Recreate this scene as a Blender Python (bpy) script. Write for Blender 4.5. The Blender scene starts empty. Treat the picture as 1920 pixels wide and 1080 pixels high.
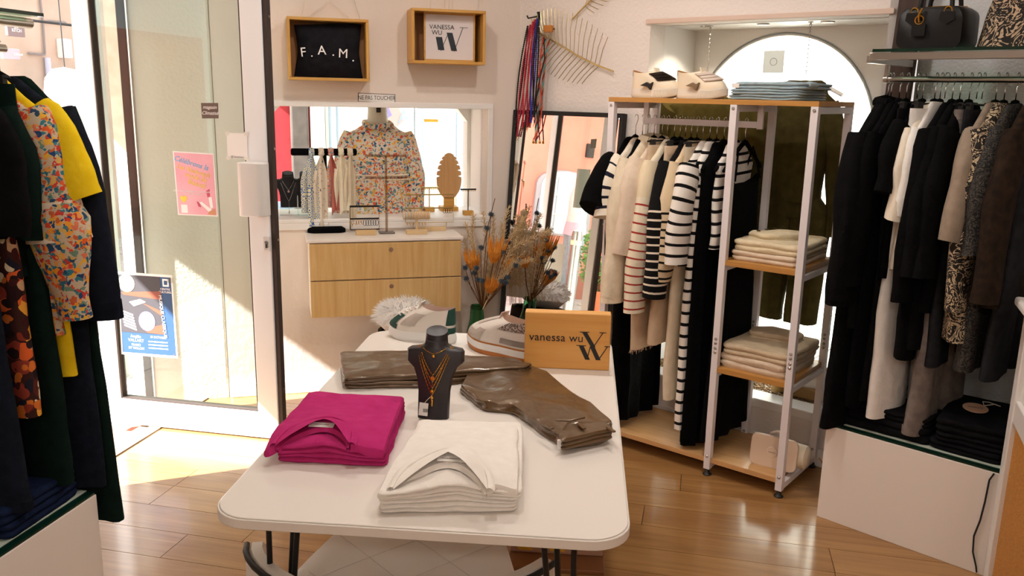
import bpy, math, random
from mathutils import Vector as V, Matrix, noise
rnd = random.Random(7)
PI = math.pi
C = bpy.context.scene.collection
sc = bpy.context.scene

# ------------------------------------------------------------------ camera
CAMH, FPX = 1.6, 1600.0
_p, _r = math.radians(12.75), math.radians(1.2)
_F = V((0, math.cos(_p), -math.sin(_p))); _R0 = V((1, 0, 0)); _U0 = _R0.cross(_F)
_R = math.cos(_r)*_R0 + math.sin(_r)*_U0
_U = -math.sin(_r)*_R0 + math.cos(_r)*_U0
CO = V((0, 0, CAMH))
cam = bpy.data.cameras.new('camera'); camo = bpy.data.objects.new('camera', cam); C.objects.link(camo)
cam.sensor_width = 36; cam.lens = FPX/1920*36; cam.clip_start = .05; cam.clip_end = 200
camo.matrix_world = Matrix(((_R.x, _U.x, -_F.x, 0), (_R.y, _U.y, -_F.y, 0), (_R.z, _U.z, -_F.z, CAMH), (0, 0, 0, 1)))
sc.camera = camo

# ------------------------------------------------------------------ light
sc.view_settings.view_transform = 'Standard'; sc.view_settings.look = 'None'
sc.view_settings.gamma = 1; sc.view_settings.use_curve_mapping = False
sc.view_settings.exposure = -0.03
w = bpy.data.worlds.new('sky'); sc.world = w; w.use_nodes = True
bg = w.node_tree.nodes['Background']; bg.inputs[0].default_value = (.93, .96, 1, 1); bg.inputs[1].default_value = 2.2
SUN_AZ, SUN_EL = math.radians(67), math.radians(38)
sl = bpy.data.lights.new('sun', 'SUN'); sl.energy = 38; sl.angle = math.radians(.6); sl.color = (1, .98, .94)
so = bpy.data.objects.new('sun', sl); C.objects.link(so)
so.rotation_euler = V((math.sin(SUN_AZ)*math.cos(SUN_EL), math.cos(SUN_AZ)*math.cos(SUN_EL), -math.sin(SUN_EL))).to_track_quat('-Z', 'Y').to_euler()
CEIL = 2.75
LAMPS = [(-.55, 3.2, 10, .10), (.3, 3.1, 12, .10), (-.2, 1.7, 8, .12), (.9, 2.0, 7, .10), (-.7, -1.55, 20, .3), (.5, -1.55, 20, .3)]  # last two: fill lamps added far back to light the chair seat
for x, y, p, s in LAMPS:
    l = bpy.data.lights.new('ceiling_and_fill_light', 'AREA'); l.energy = p; l.shape = 'DISK'; l.size = s; l.color = (1, .94, .87)
    o = bpy.data.objects.new('ceiling_and_fill_light', l); C.objects.link(o); o.location = (x, y, CEIL-.03)

# ------------------------------------------------------------------ frames
def ray(x, y): return (_F + (x-960)/FPX*_R + (540-y)/FPX*_U)
class Fr:
    """a wall or furniture frame: local X to the right along it, Y away from the room, Z up"""
    def __init__(s, o, rz):
        s.o = V((o[0], o[1], 0)); s.rz = math.radians(rz)
        s.X = V((math.cos(s.rz), math.sin(s.rz), 0)); s.Y = V((-s.X.y, s.X.x, 0))
    def w(s, x, y, z=0): return s.o + x*s.X + y*s.Y + V((0, 0, z))
    def pt(s, px, py, d=0):
        r = ray(px, py); t = ((s.o-CO).dot(s.Y)+d)/r.dot(s.Y); q = CO+t*r-s.o
        return q.dot(s.X), q.z
    def fl(s, px, py, z=0):
        r = ray(px, py); t = (z-CAMH)/r.z; q = CO+t*r-s.o
        return q.dot(s.X), q.dot(s.Y)
WB = Fr((-1.227, 4.367), 15.5)      # back wall
WR = Fr((1.398, 3.576), -39.8)      # right wall with the arch
RK = Fr((.874, 3.459), -38.5)       # clothes rack
BX = Fr((1.225, 3.097), -43.5)      # right shelf unit
LW = Fr((-1.844, 3.136), 79)        # doorway wall
TB = Fr((-.62, 1.62), -4.6)         # table
GR = Fr((0, 0), -12.5)              # floor boards
W0 = Fr((0, 0), 0)
DR = Fr((-1.954, 3.925), -11.2)     # door leaf (hinge edge to lock edge)

# ------------------------------------------------------------------ mesh builder
class MB:
    def __init__(s): s.v = []; s.f = []; s.uv = {}
    def quad(s, a, b, c, d):
        n = len(s.v); s.v += [V(a), V(b), V(c), V(d)]; s.f.append((n, n+1, n+2, n+3)); return s
    def box(s, x0, x1, y0, y1, z0, z1, M=None):
        n = len(s.v); P = [V((x, y, z)) for z in (z0, z1) for y in (y0, y1) for x in (x0, x1)]
        if M: P = [M @ p for p in P]
        s.v += P
        s.f += [(n, n+2, n+3, n+1), (n+4, n+5, n+7, n+6), (n, n+1, n+5, n+4), (n+2, n+6, n+7, n+3), (n, n+4, n+6, n+2), (n+1, n+3, n+7, n+5)]
        return s
    def loft(s, rings, closed=True, cap0=True, cap1=True, vs=None):
        n0 = len(s.v); k = len(rings[0]); m = len(rings)
        if vs is None:
            vs = [0]
            for i in range(1, m):
                vs.append(vs[-1]+(sum((V(rings[i][j])-V(rings[i-1][j])).length for j in range(0, k, max(1, k//6))))/len(range(0, k, max(1, k//6))))
        for r in rings: s.v += [V(p) for p in r]
        for i in range(m-1):
            for j in range(k if closed else k-1):
                j2 = (j+1) % k
                s.uv[len(s.f)] = [(j/k, vs[i]), ((j+1)/k, vs[i]), ((j+1)/k, vs[i+1]), (j/k, vs[i+1])]
                s.f.append((n0+i*k+j, n0+i*k+j2, n0+(i+1)*k+j2, n0+(i+1)*k+j))
        if cap0 and closed: s.f.append(tuple(n0+j for j in range(k))[::-1])
        if cap1 and closed: s.f.append(tuple(n0+(m-1)*k+j for j in range(k)))
        return s
    def tube(s, path, r, n=6, fx=1.0, up=None, cap=True):
        path = [V(p) for p in path]; m = len(path); rings = []; pa = None
        for i, p in enumerate(path):
            t = (path[min(i+1, m-1)]-path[max(i-1, 0)])
            if t.length < 1e-9: t = V((0, 0, 1))
            t.normalize()
            if pa is None:
                a = up and V(up) or (V((0, 0, 1)) if abs(t.z) < .9 else V((1, 0, 0)))
            else: a = pa
            a = (a - t*a.dot(t)); a.normalize(); pa = a; b = t.cross(a)
            ri = r[i] if isinstance(r, (list, tuple)) else r
            rings.append([p + ri*(math.cos(q)*a*fx + math.sin(q)*b) for q in (2*PI*j/n for j in range(n))])
        return s.loft(rings, True, cap, cap)
    def lathe(s, prof, n=16, o=(0, 0, 0), ax=2, cap=True):
        R = []
        for r, z in prof:
            ring = []
            for j in range(n):
                q = 2*PI*j/n; p = [r*math.cos(q), r*math.sin(q), z]
                if ax == 1: p = [p[0], p[2], -p[1]]
                if ax == 0: p = [p[2], p[0], p[1]]
                ring.append(V(p)+V(o))
            R.append(ring)
        return s.loft(R, True, cap, cap)
    def prism(s, poly, y0, y1):
        """outline in x,z extruded along y"""
        return s.loft([[(x, y1, z) for x, z in poly], [(x, y0, z) for x, z in poly]])
    def slabp(s, poly, z0, z1):
        return s.loft([[(x, y, z0) for x, y in poly], [(x, y, z1) for x, y in poly]])
    def xf(s, M): s.v = [M @ p for p in s.v]; return s
    def wob(s, a, f=6, seed=0, zk=1):
        o = V((seed*3.7, seed*1.3, seed*9.1))
        s.v = [p + V((noise.noise(p*f+o), noise.noise(p*f+o+V((9, 0, 0))), zk*noise.noise(p*f+o+V((0, 9, 0)))))*a for p in s.v]; return s
    def mesh(s, name, mat, smooth=True):
        me = bpy.data.meshes.new(name); me.from_pydata([tuple(p) for p in s.v], [], s.f)
        if s.uv:
            u = me.uv_layers.new(name='UVMap'); dat = u.data
            for i, pl in enumerate(me.polygons):
                c = s.uv.get(i)
                if c:
                    for li, q in zip(pl.loop_indices, c): dat[li].uv = q
        if smooth:
            me.polygons.foreach_set('use_smooth', [True]*len(me.polygons))
        for m in (mat if isinstance(mat, (list, tuple)) else [mat]): me.materials.append(m)
        return me
    def build(s, name, mat, parent=None, smooth=True, bevel=0, sub=0, auto=True):
        me = s.mesh(name, mat, smooth)
        o = bpy.data.objects.new(name, me); C.objects.link(o)
        if parent: o.parent = parent
        fix(o, me)
        if bevel:
            b = o.modifiers.new('b', 'BEVEL'); b.width = bevel; b.segments = 2; b.limit_method = 'ANGLE'; b.angle_limit = math.radians(40)
            b.harden_normals = False
        if sub:
            q = o.modifiers.new('s', 'SUBSURF'); q.levels = sub; q.render_levels = sub
        if smooth and auto:
            me.set_sharp_from_angle(angle=math.radians(48))
        return o
def fix(o, me):
    import bmesh
    b = bmesh.new(); b.from_mesh(me); bmesh.ops.recalc_face_normals(b, faces=b.faces); b.to_mesh(me); b.free()
def at(o, fr, x, y, z=0, rz=0):
    o.location = fr.w(x, y, z); o.rotation_euler = (0, 0, fr.rz+math.radians(rz)); return o
def tag(o, label, cat, group=None):
    o['label'] = label; o['category'] = cat
    if group: o['group'] = group
    return o
def thing(name, label, cat, fr, x, y, z=0, rz=0, group=None):
    o = bpy.data.objects.new(name, None); C.objects.link(o); o.empty_display_size = .05
    at(o, fr, x, y, z, rz); return tag(o, label, cat, group)
def struct(o, fr=None):
    o['kind'] = 'structure'
    if fr: at(o, fr, 0, 0, 0)
    return o
def copyt(o, parent=None):
    c = o.copy(); C.objects.link(c)
    if parent: c.parent = parent
    for ch in o.children: copyt(ch, c)
    return c
def inst(me, name, parent, loc=(0, 0, 0), rot=(0, 0, 0), s=1):
    o = bpy.data.objects.new(name, me); C.objects.link(o); o.parent = parent
    o.location = loc; o.rotation_euler = rot; o.scale = (s, s, s) if not isinstance(s, tuple) else s
    return o
def text(body, size, mat, parent, loc, rot=(PI/2, 0, 0), ext=.0006, align='CENTER', sx=1, name='lettering', shear=0, space=1, line=1):
    c = bpy.data.curves.new(name, 'FONT'); c.body = body; c.size = size; c.extrude = ext; c.align_x = align; c.align_y = 'CENTER'
    c.shear = shear; c.space_character = space; c.space_line = line; c.resolution_u = 3
    f = bpy.data.objects.new('tmp', c); me = bpy.data.meshes.new_from_object(f); bpy.data.objects.remove(f); bpy.data.curves.remove(c)
    me.name = name; me.materials.clear(); me.materials.append(mat)
    o = bpy.data.objects.new(name, me); C.objects.link(o)
    o.parent = parent; o.location = loc; o.rotation_euler = rot; o.scale = (sx, 1, 1); return o
def rrect(w, d, r, n=5, cx=0, cy=0):
    P = []
    for sx, sy, a0 in ((1, 1, 0), (-1, 1, PI/2), (-1, -1, PI), (1, -1, 1.5*PI)):
        for i in range(n+1):
            a = a0+PI/2*i/n; P.append((cx+sx*(w/2-r)+r*math.cos(a), cy+sy*(d/2-r)+r*math.sin(a)))
    return P
def rpoly(pts, r=.02, n=4, sub=3):
    """rounded, subdivided outline through corner points"""
    P = []; k = len(pts)
    for i in range(k):
        a, b, c = V(pts[i-1]), V(pts[i]), V(pts[(i+1) % k])
        da = (a-b).normalized(); dc = (c-b).normalized()
        p0 = b+da*r; p2 = b+dc*r
        for j in range(n+1):
            t = j/n; P.append(p0*(1-t)**2 + b*2*t*(1-t) + p2*t*t)
        q = c+(b-c).normalized()*r
        for j in range(1, sub+1): P.append(p2.lerp(q, j/(sub+1)))
    return [(p.x, p.y) for p in P]

# ------------------------------------------------------------------ materials
def hexc(h):
    h = h.lstrip('#'); v = [int(h[i:i+2], 16)/255 for i in (0, 2, 4)]
    return tuple((c/12.92 if c <= .04045 else ((c+.055)/1.055)**2.4) for c in v)+(1,)
class NT:
    def __init__(s, name):
        s.m = bpy.data.materials.new(name); s.m.use_nodes = True; s.t = s.m.node_tree; s.n = s.t.nodes; s.l = s.t.links
        s.b = s.n['Principled BSDF']; s.out = s.n['Material Output']
    def new(s, t, **k):
        x = s.n.new(t)
        for a, v in k.items(): setattr(x, a, v)
        return x
    def link(s, a, b): s.l.new(a, b)
    def coord(s, kind='Object', scale=(1, 1, 1), rot=(0, 0, 0)):
        c = s.new('ShaderNodeTexCoord'); m = s.new('ShaderNodeMapping'); m.inputs['Scale'].default_value = scale; m.inputs['Rotation'].default_value = rot
        s.link(c.outputs[kind], m.inputs[0]); return m.outputs[0]
    def noise(s, co, scale, detail=4, rough=.5, dist=0):
        x = s.new('ShaderNodeTexNoise'); x.inputs['Scale'].default_value = scale; x.inputs['Detail'].default_value = detail
        x.inputs['Roughness'].default_value = rough; x.inputs['Distortion'].default_value = dist
        if co: s.link(co, x.inputs['Vector'])
        return x
    def ramp(s, fac, stops, const=False):
        x = s.new('ShaderNodeValToRGB'); e = x.color_ramp.elements
        if const: x.color_ramp.interpolation = 'CONSTANT'
        while len(e) < len(stops): e.new(.5)
        for i, (p, c) in enumerate(stops): e[i].position = p; e[i].color = hexc(c) if isinstance(c, str) else c
        s.link(fac, x.inputs[0]); return x.outputs[0]
    def mix(s, fac, a, b, blend='MIX'):
        x = s.new('ShaderNodeMix', data_type='RGBA', blend_type=blend)
        for sock, v in ((x.inputs[0], fac), (x.inputs[6], a), (x.inputs[7], b)):
            if hasattr(v, 'links'): s.link(v, sock)
            elif isinstance(v, str): sock.default_value = hexc(v)
            else: sock.default_value = v
        return x.outputs[2]
    def math(s, op, a, b=0, c=0):
        x = s.new('ShaderNodeMath', operation=op)
        for i, v in enumerate((a, b, c)):
            if hasattr(v, 'links'): s.link(v, x.inputs[i])
            else: x.inputs[i].default_value = v
        return x.outputs[0]
    def bump(s, h, st=.2, d=.01):
        x = s.new('ShaderNodeBump'); x.inputs['Strength'].default_value = st; x.inputs['Distance'].default_value = d
        s.link(h, x.inputs['Height']); s.link(x.outputs[0], s.b.inputs['Normal'])
    def col(s, c):
        if hasattr(c, 'links'): s.link(c, s.b.inputs['Base Color'])
        else: s.b.inputs['Base Color'].default_value = hexc(c) if isinstance(c, str) else c
    def set(s, **k):
        for a, v in k.items(): s.b.inputs[a.replace('_', ' ')].default_value = v
        return s
def M(name, c, rough=.5, metal=0, var=None, vs=8, bs=0, bst=.15, bd=.004, spec=.5, coat=0, emit=0, alpha=1):
    t = NT(name); t.set(Roughness=rough, Metallic=metal); t.b.inputs['Specular IOR Level'].default_value = spec
    co = t.coord() if (var or bs) else None
    if var: t.col(t.ramp(t.noise(co, vs).outputs[0], [(.35, c), (.68, var)]))
    else: t.col(c)
    if bs: t.bump(t.noise(co, bs, 3).outputs[0], bst, bd)
    if coat: t.b.inputs['Coat Weight'].default_value = coat
    if emit: t.b.inputs['Emission Color'].default_value = hexc(c); t.b.inputs['Emission Strength'].default_value = emit
    return t.m
def fabric(name, c, c2=None, rough=.9, wr=14, wst=.35, sheen=.0):
    t = NT(name); t.set(Roughness=rough); t.b.inputs['Specular IOR Level'].default_value = .08
    t.b.inputs['Sheen Weight'].default_value = sheen; co = t.coord()
    t.col(t.ramp(t.noise(co, 30, 5).outputs[0], [(.3, c), (.7, c2)]) if c2 else c)
    a = t.noise(co, wr, 4, .55, .6).outputs[0]; b = t.noise(co, 420, 2).outputs[0]
    t.bump(t.math('ADD', a, t.math('MULTIPLY', b, .12)), wst, .02); return t.m
def stripes(name, base, line, period, duty, start=0, axis='v', base2=None, cut=None):
    """knit with cross stripes along the garment's length; plain above the cut"""
    t = NT(name); t.set(Roughness=.9); t.b.inputs['Specular IOR Level'].default_value = .2
    u = t.new('ShaderNodeUVMap'); sx = t.new('ShaderNodeSeparateXYZ'); t.link(u.outputs[0], sx.inputs[0]); v = sx.outputs[1]
    fr = t.math('FRACT', t.math('DIVIDE', v, period)); f = t.math('LESS_THAN', fr, duty)
    if start: f = t.math('MULTIPLY', f, t.math('GREATER_THAN', v, start))
    bs = base
    if base2: bs = t.mix(t.math('GREATER_THAN', v, start), base2, base)
    t.col(t.mix(f, bs, line)); t.bump(t.noise(t.coord(), 15, 4, .5, .5).outputs[0], .3, .02); return t.m
def wood(name, a, b, axis=0, rough=.45, sc=1.0, coat=0, rings=6, rand=False, spec=.4):
    t = NT(name); t.set(Roughness=rough); t.b.inputs['Specular IOR Level'].default_value = spec
    s = [26*sc]*3; s[axis] = 1.6*sc
    c = t.new('ShaderNodeTexCoord'); m = t.new('ShaderNodeMapping'); m.inputs['Scale'].default_value = s
    if rand:
        oi = t.new('ShaderNodeObjectInfo'); cb = t.new('ShaderNodeCombineXYZ')
        for i in range(3): t.link(t.math('MULTIPLY', oi.outputs['Random'], 17.0*(i+1)), cb.inputs[i])
        t.link(cb.outputs[0], m.inputs['Location'])
    t.link(c.outputs['Object'], m.inputs[0]); co = m.outputs[0]
    n1 = t.noise(co, 1, 6, .6, 1.2).outputs[0]; n2 = t.noise(co, 4, 3).outputs[0]
    f = t.math('ADD', t.math('MULTIPLY', n1, .75), t.math('MULTIPLY', n2, .25))
    cl = t.ramp(f, [(.33, a), (.66, b)])
    if rand: cl = t.mix(.32, cl, t.mix(oi.outputs['Random'], a, b), 'MIX')
    t.col(cl); t.bump(f, .08, .003)
    if coat: t.b.inputs['Coat Weight'].default_value = coat; t.b.inputs['Coat Roughness'].default_value = .12
    return t.m
def floral(name, bgc, cols, scale=26, cover=.55, bg2=None):
    """small painted blots of several colours"""
    t = NT(name); t.set(Roughness=.85); t.b.inputs['Specular IOR Level'].default_value = .2
    co = t.coord(); nz = t.noise(co, scale*.8, 2); mx = t.new('ShaderNodeVectorMath', operation='MULTIPLY_ADD')
    t.link(nz.outputs['Color'], mx.inputs[0]); mx.inputs[1].default_value = (.03,)*3; t.link(co, mx.inputs[2])
    base = bgc
    for i, cset in enumerate(cols):
        vo = t.new('ShaderNodeTexVoronoi'); vo.inputs['Scale'].default_value = scale*(1+.35*i); vo.inputs['Randomness'].default_value = 1
        t.link(mx.outputs[0], vo.inputs['Vector'])
        sx = t.new('ShaderNodeSeparateColor'); t.link(vo.outputs['Color'], sx.inputs[0])
        c = t.ramp(sx.outputs[0], [(k/len(cset), q) for k, q in enumerate(cset)], True)
        f = t.math('LESS_THAN', vo.outputs['Distance'], cover*(1-.15*i)); f = t.math('MULTIPLY', f, t.math('GREATER_THAN', sx.outputs[1], .22))
        base = t.mix(f, base, c)
    t.col(base); t.bump(t.noise(co, 16, 4, .5, .5).outputs[0], .3, .02); return t.m
def glassm(name, tint='f4faf8', refl=.9, ior=1.45):
    t = NT(name); t.n.remove(t.b); tr = t.new('ShaderNodeBsdfTransparent'); tr.inputs[0].default_value = hexc(tint)
    g = t.new('ShaderNodeBsdfGlossy'); g.inputs['Roughness'].default_value = .01; f = t.new('ShaderNodeLayerWeight'); f.inputs['Blend'].default_value = .5
    fac = t.math('ADD', t.math('MULTIPLY', t.math('POWER', f.outputs['Facing'], 4), .7*refl), .035*refl)
    mx = t.new('ShaderNodeMixShader'); t.link(fac, mx.inputs[0]); t.link(tr.outputs[0], mx.inputs[1]); t.link(g.outputs[0], mx.inputs[2])
    t.link(mx.outputs[0], t.out.inputs[0]); return t.m
m_wall = M('plaster_white', 'e9ddd3', .85, bs=26, bst=.25, bd=.006, spec=.2)
m_wallr = M('rough_plaster_white', 'ece4de', .85, bs=60, bst=.5, bd=.008, spec=.2)
m_white = M('white_paint', 'f0ece8', .4)
m_whitem = M('white_melamine', 'efe7df', .35, bs=300, bst=.03)
m_metalw = M('white_steel', 'e6e0e2', .4)
m_alu = M('white_lacquered_aluminium', 'eef0f2', .35)
m_black = M('black_matte', '0c0c0d', .6)
m_blackm = M('black_metal', '0e0e10', .35)
m_velvet = fabric('black_velvet', '060607')
m_gask = M('dark_rubber', '3a2f2a', .7)
m_steel = M('brushed_steel', 'b9b3ac', .28, 1)
m_chrome = M('chrome_wire', 'd8d8da', .15, 1)
m_gold = M('gold', 'd9a441', .22, 1)
m_brass = M('brass_wire', 'c9b479', .35, 1)
m_oak = wood('oak_veneer', 'c99f63', 'dcbb82', 2, .45)
m_oakx = wood('oak_edge', 'b07c3c', 'c8924e', 0, .45)
m_oakl = wood('oak_shelf', 'c39058', 'dcb07c', 0, .35, coat=.15)
m_pine = wood('pine_box', 'c08a3e', 'd8a95a', 0, .45)
m_pinev = wood('pine_upright', 'c08a3e', 'd8a95a', 2, .45)
m_block = wood('lacquered_block', 'd9984a', 'e8b064', 0, .4, .6)
m_floor = wood('floor_oak', '865a30', 'b68b55', 0, .3, .7, coat=.4, rand=True)
m_glass = glassm('clear_glass')
m_glassw = glassm('window_glass', 'f6faf8', .6)
m_glassg = M('green_glass_edge', '08281d', .15)
m_mirror = M('silver_mirror', 'f2f2f2', .0, 1)
m_shelfglass = glassm('shelf_glass', 'd8efe2', 1)
m_paper = M('white_paper', 'efece8', .7)
m_ink = M('black_ink', '1a1a1c', .6)
m_rope = M('white_cord', 'e4dccf', .8)
# ================================================================== SETTING
# exterior ground: pale street paving, each stone its own piece
street = MB().box(-14, 14, -8, 26, -.30, -.22).build('ground', M('mortar_grey', 'a09a94', .9), None, False); struct(street)
m_pav = M('pale_paving', 'c9c2ba', .8, var='b3aca6', vs=5, bs=40)
pav = MB().box(-.345, .345, -.195, .195, 0, .04).mesh('paving_stone', m_pav, False)
def paving(fr, x0, nx, y0, ny):
    for i in range(nx):
        for j in range(ny):
            p = fr.w(x0+.7*i+(.35 if j % 2 else 0), y0+.4*j, -.22+rnd.uniform(-.006, .004))
            inst(pav, 'paving_stone', street, p, (0, 0, fr.rz))
paving(LW, -4, 24, .30, 14)
paving(WR, -2.6, 9, .78, 12)
# floor
sub = MB().box(-3.4, 3.4, -2.2, 6, -.2, -.016).build('subfloor', M('dark_joint', '3a2413', .9), None, False)
def clip(poly, a, b):
    """keep the part of a polygon on the left of a->b"""
    out = []; n = len(poly)
    sd = lambda p: (b[0]-a[0])*(p[1]-a[1])-(b[1]-a[1])*(p[0]-a[0])
    for i in range(n):
        p, q = poly[i], poly[(i+1) % n]; sp, sq = sd(p), sd(q)
        if sp >= 0: out.append(p)
        if sp*sq < 0:
            t = sp/(sp-sq); out.append((p[0]+(q[0]-p[0])*t, p[1]+(q[1]-p[1])*t))
    return out
xy = lambda p: (p.x, p.y)
corner = xy(WB.w(1.27, 0)); ROOM = [xy(LW.w(1.16, 0)), xy(LW.w(-5, 0)), (2.6, -1.8), (2.6, 2.42), xy(WR.w(.16, .02)), corner]
FLP = [xy(LW.w(1.5, 0)), xy(LW.w(-5.2, 0)), (2.6, -1.95), (2.9, 2.5), xy(WR.w(.16, .5)), xy(WB.w(1.27, .3))]
bpy.data.objects.remove(sub)
floor = MB().slabp(FLP, -.2, -.012).build('floor', M('dark_joint', '3a2413', .9), None, False); struct(floor)
PW, PL, gap = .168, 1.29, .0012
r0 = 2.87
for j in range(-26, 14):
    y0 = r0+j*PW; off = (-2.042, -2.045+.5, -1.76, -1.3, -2.3)[j % 5] + (j % 3)*.11
    if j == -1: off = -2.044
    if j == -2: off = -1.545
    if j == -3: off = -1.762
    k0 = int((-4-off)/PL)-1
    for k in range(k0, k0+9):
        x0 = off+k*PL
        poly = [(x0+gap, y0+gap), (x0+PL-gap, y0+gap), (x0+PL-gap, y0+PW-gap), (x0+gap, y0+PW-gap)]
        wp = [xy(GR.w(*p)) for p in poly]
        for i in range(len(FLP)): 
            wp = clip(wp, FLP[i], FLP[(i+1) % len(FLP)]) if wp else wp
        if len(wp) < 3: continue
        c = GR.w(x0+PL/2, y0+PW/2)
        loc = []
        for p in wp:
            d = V((p[0], p[1], 0))-V((c.x, c.y, 0)); loc.append((d.dot(GR.X), d.dot(GR.Y)))
        o = MB().slabp(loc, -.012, 0).build('floor_plank', m_floor, floor, False)
        o.location = (c.x, c.y, 0); o.rotation_euler = (0, 0, GR.rz)
# ceiling + unseen walls of the shop
struct(MB().slabp(FLP, CEIL, CEIL+.1).build('ceiling', m_wall, None, False))
o = MB()
o.box(-5, 3.2, -2.0, -1.85, 0, CEIL); struct(o.build('wall_rear', m_wall, None, False))
o = MB(); o.box(2.45, 2.6, -2, 2.6, 0, CEIL); struct(o.build('wall_side', m_wall, None, False))
# doorway wall
LH = 2.45
o = MB(); o.box(-5.2, -.09, -.02, .12, -.2, CEIL).box(-.09, 1.28, -.02, .12, LH, CEIL)
struct(o.build('wall_left', m_wall, None, False), LW)
o = MB(); o.box(-.02, 1.16, -.03, .03, -.012, .006).box(0, 1.16, .03, .09, -.03, -.004); struct(o.build('trim_1', M('worn_threshold', '8d7a66', .6, bs=60), None, False), LW)
o = MB(); o.box(-.2, 1.3, .09, .3, -.2, -.05); struct(o.build('trim_2', M('terracotta_step', 'c98f78', .8, var='b07a66', vs=9), None, False), LW)
# back wall, window opening
wx0, wx1, wz0, wz1 = .0, 1.119, .947, 1.522
o = MB()
o.box(-.27, wx0, 0, .30, -.2, CEIL).box(wx1, 1.29, 0, .16, -.2, CEIL).box(wx0, wx1, 0, .12, -.2, wz0-.02).box(wx0, wx1, 0, .12, wz1, CEIL)
struct(o.build('wall_back', m_wall, None, False), WB)
struct(MB().box(-.26, 1.26, -.014, 0, 0, .075).build('baseboard_back', m_white, None, False, .004), WB)
o = MB()  # niche box of the display window
D = .42
o.box(wx0-.1, wx1+.1, .12, D+.1, .4, wz0-.02).box(wx0-.1, wx0, .12, D, wz0, wz1+.1).box(wx1, wx1+.06, .12, D, wz0-.2, wz1+.1).box(wx0-.1, wx1+.1, .12, D+.1, wz1+.02, wz1+.1)
struct(o.build('trim_3', m_white, None, False), WB)
o = MB().box(wx0-.01, wx1+.01, -.012, D, wz0-.02, wz0); struct(o.build('trim_4', m_white, None, False, .004), WB)
o = MB()
t = .028
o.box(wx0-t, wx1+t, -.012, .0, wz1, wz1+t).box(wx1, wx1+t, -.012, 0, wz0-.05, wz1).box(wx0-t, wx0, -.012, 0, wz0-.05, wz1).box(wx0-t, wx1+t, -.012, 0, wz0-.055, wz0-.02)
struct(o.build('trim_5', m_white, None, False, .003), WB)
# outer glazed frame with cut corners
win = MB()
ch = .09; ax0, ax1, az0, az1 = wx0-.01, wx1-.0, wz0-.1, wz1+.03
inner = [(ax0+.02+ch*.6, az1-.02), (ax0+.02, az1-.02-ch*.6), (ax0+.02, az0), (ax1-.02, az0), (ax1-.02, az1-.02-ch), (ax1-.02-ch*.8, az1-.02)]
outer = [(ax0-.1, az1+.1), (ax0-.1, az1-.1), (ax0-.1, az0-.1), (ax1+.1, az0-.1), (ax1+.1, az1-.1), (ax1+.1, az1+.1)]
win.loft([[(x, D, z) for x, z in outer], [(x, D, z) for x, z in inner], [(x, D+.12, z) for x, z in inner], [(x, D+.12, z) for x, z in outer]], True, False, False)
wf = win.build('window_1', m_white, None, False); struct(wf, WB)
MB().box(ax0-.05, ax1+.05, D+.05, D+.056, az0-.05, az1+.05).build('window_pane', m_glassw, wf, False)
# exterior shell of the building so that daylight enters only by the openings
# right wall with display niche
nx0, nx1, nz0, nz1, ND = -1.0, .085, .235, 1.94, .45
o = MB()
o.box(-1.80, nx0, 0, .14, -.2, CEIL).box(nx1, .17, 0, .6, -.2, CEIL).box(nx0, nx1, 0, .14, nz1, CEIL).box(nx0, nx1, 0, .1, -.2, nz0-.025)
wr = struct(o.build('wall_right', m_wallr, None, False), WR)
o = MB().box(nx0-.02, nx1+.02, -.014, 0, nz1, nz1+.022); struct(o.build('trim_6', M('pinkish_moulding', 'dcc4b4', .6), None, False, .003), WR)
o = MB().box(nx0, nx1, -.022, .1, nz0-.03, nz0+.012); struct(o.build('trim_7', m_white, None, False, .005), WR)
o = MB().box(-1.8, .17, -.016, 0, 0, .085); struct(o.build('baseboard_right', m_white, None, False, .004), WR)
o = MB()
o.box(nx0-.06, nx0, .14, ND, 0, 2.05).box(nx1, nx1+.06, .0, ND, 0, 2.05).box(nx0-.06, nx1+.06, .12, ND+.1, nz1, 2.05).box(nx0-.06, nx1+.06, .1, ND, .05, nz0-.02)
struct(o.build('trim_8', m_white, None, False), WR)
# gravel bed
gv = MB()
for i in range(2600):
    x, y = rnd.uniform(nx0+.01, nx1-.01), rnd.uniform(.105, ND-.01); r = rnd.uniform(.003, .0065); z = nz0-.02+rnd.uniform(0, .008)
    gv.box(x-r, x+r, y-r*.8, y+r*.8, z, z+r*1.4, Matrix.Translation((x, y, z)) @ Matrix.Rotation(rnd.uniform(0, 3), 4, 'Z') @ Matrix.Rotation(rnd.uniform(-.6, .6), 4, 'X') @ Matrix.Translation((-x, -y, -z)))
g = gv.build('gravel', M('beige_gravel', 'c9a77c', .8, var='8f6f4e', vs=180), None, False); g['kind'] = 'stuff'; at(g, WR, 0, 0, 0)
tag(g, 'beige gravel spread on the low display ledge under the arch', 'gravel')
# arch wall
acx, acz, ar = -.52, 1.462, .442
def arch(y0, y1, r, mat, name, x0, x1, ztop):
    m = MB(); zb = nz0-.1; pts = []
    N = 36
    P = [(acx-r, zb)]+[(acx-r*math.cos(PI*i/N), acz+r*math.sin(PI*i/N)) for i in range(N+1)]+[(acx+r, zb)]
    Q = [(x0, zb)]+[(max(x0, min(x1, acx-(r+.0)*math.cos(PI*i/N)*1.35)), ztop if 0 < i < N else acz) for i in range(N+1)]+[(x1, zb)]
    Q[1] = (x0, acz); Q[N+1] = (x1, acz); Q[2] = (x0, ztop); Q[N] = (x1, ztop)
    m.loft([[(x, y0, z) for x, z in Q], [(x, y0, z) for x, z in P], [(x, y1, z) for x, z in P], [(x, y1, z) for x, z in Q]], False)
    return m.build(name, mat, None, False)
a = arch(ND, ND+.18, ar, m_white, 'window_2', nx0-.3, nx1+.3, 2.1); struct(a, WR)
m = MB(); N = 36
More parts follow.
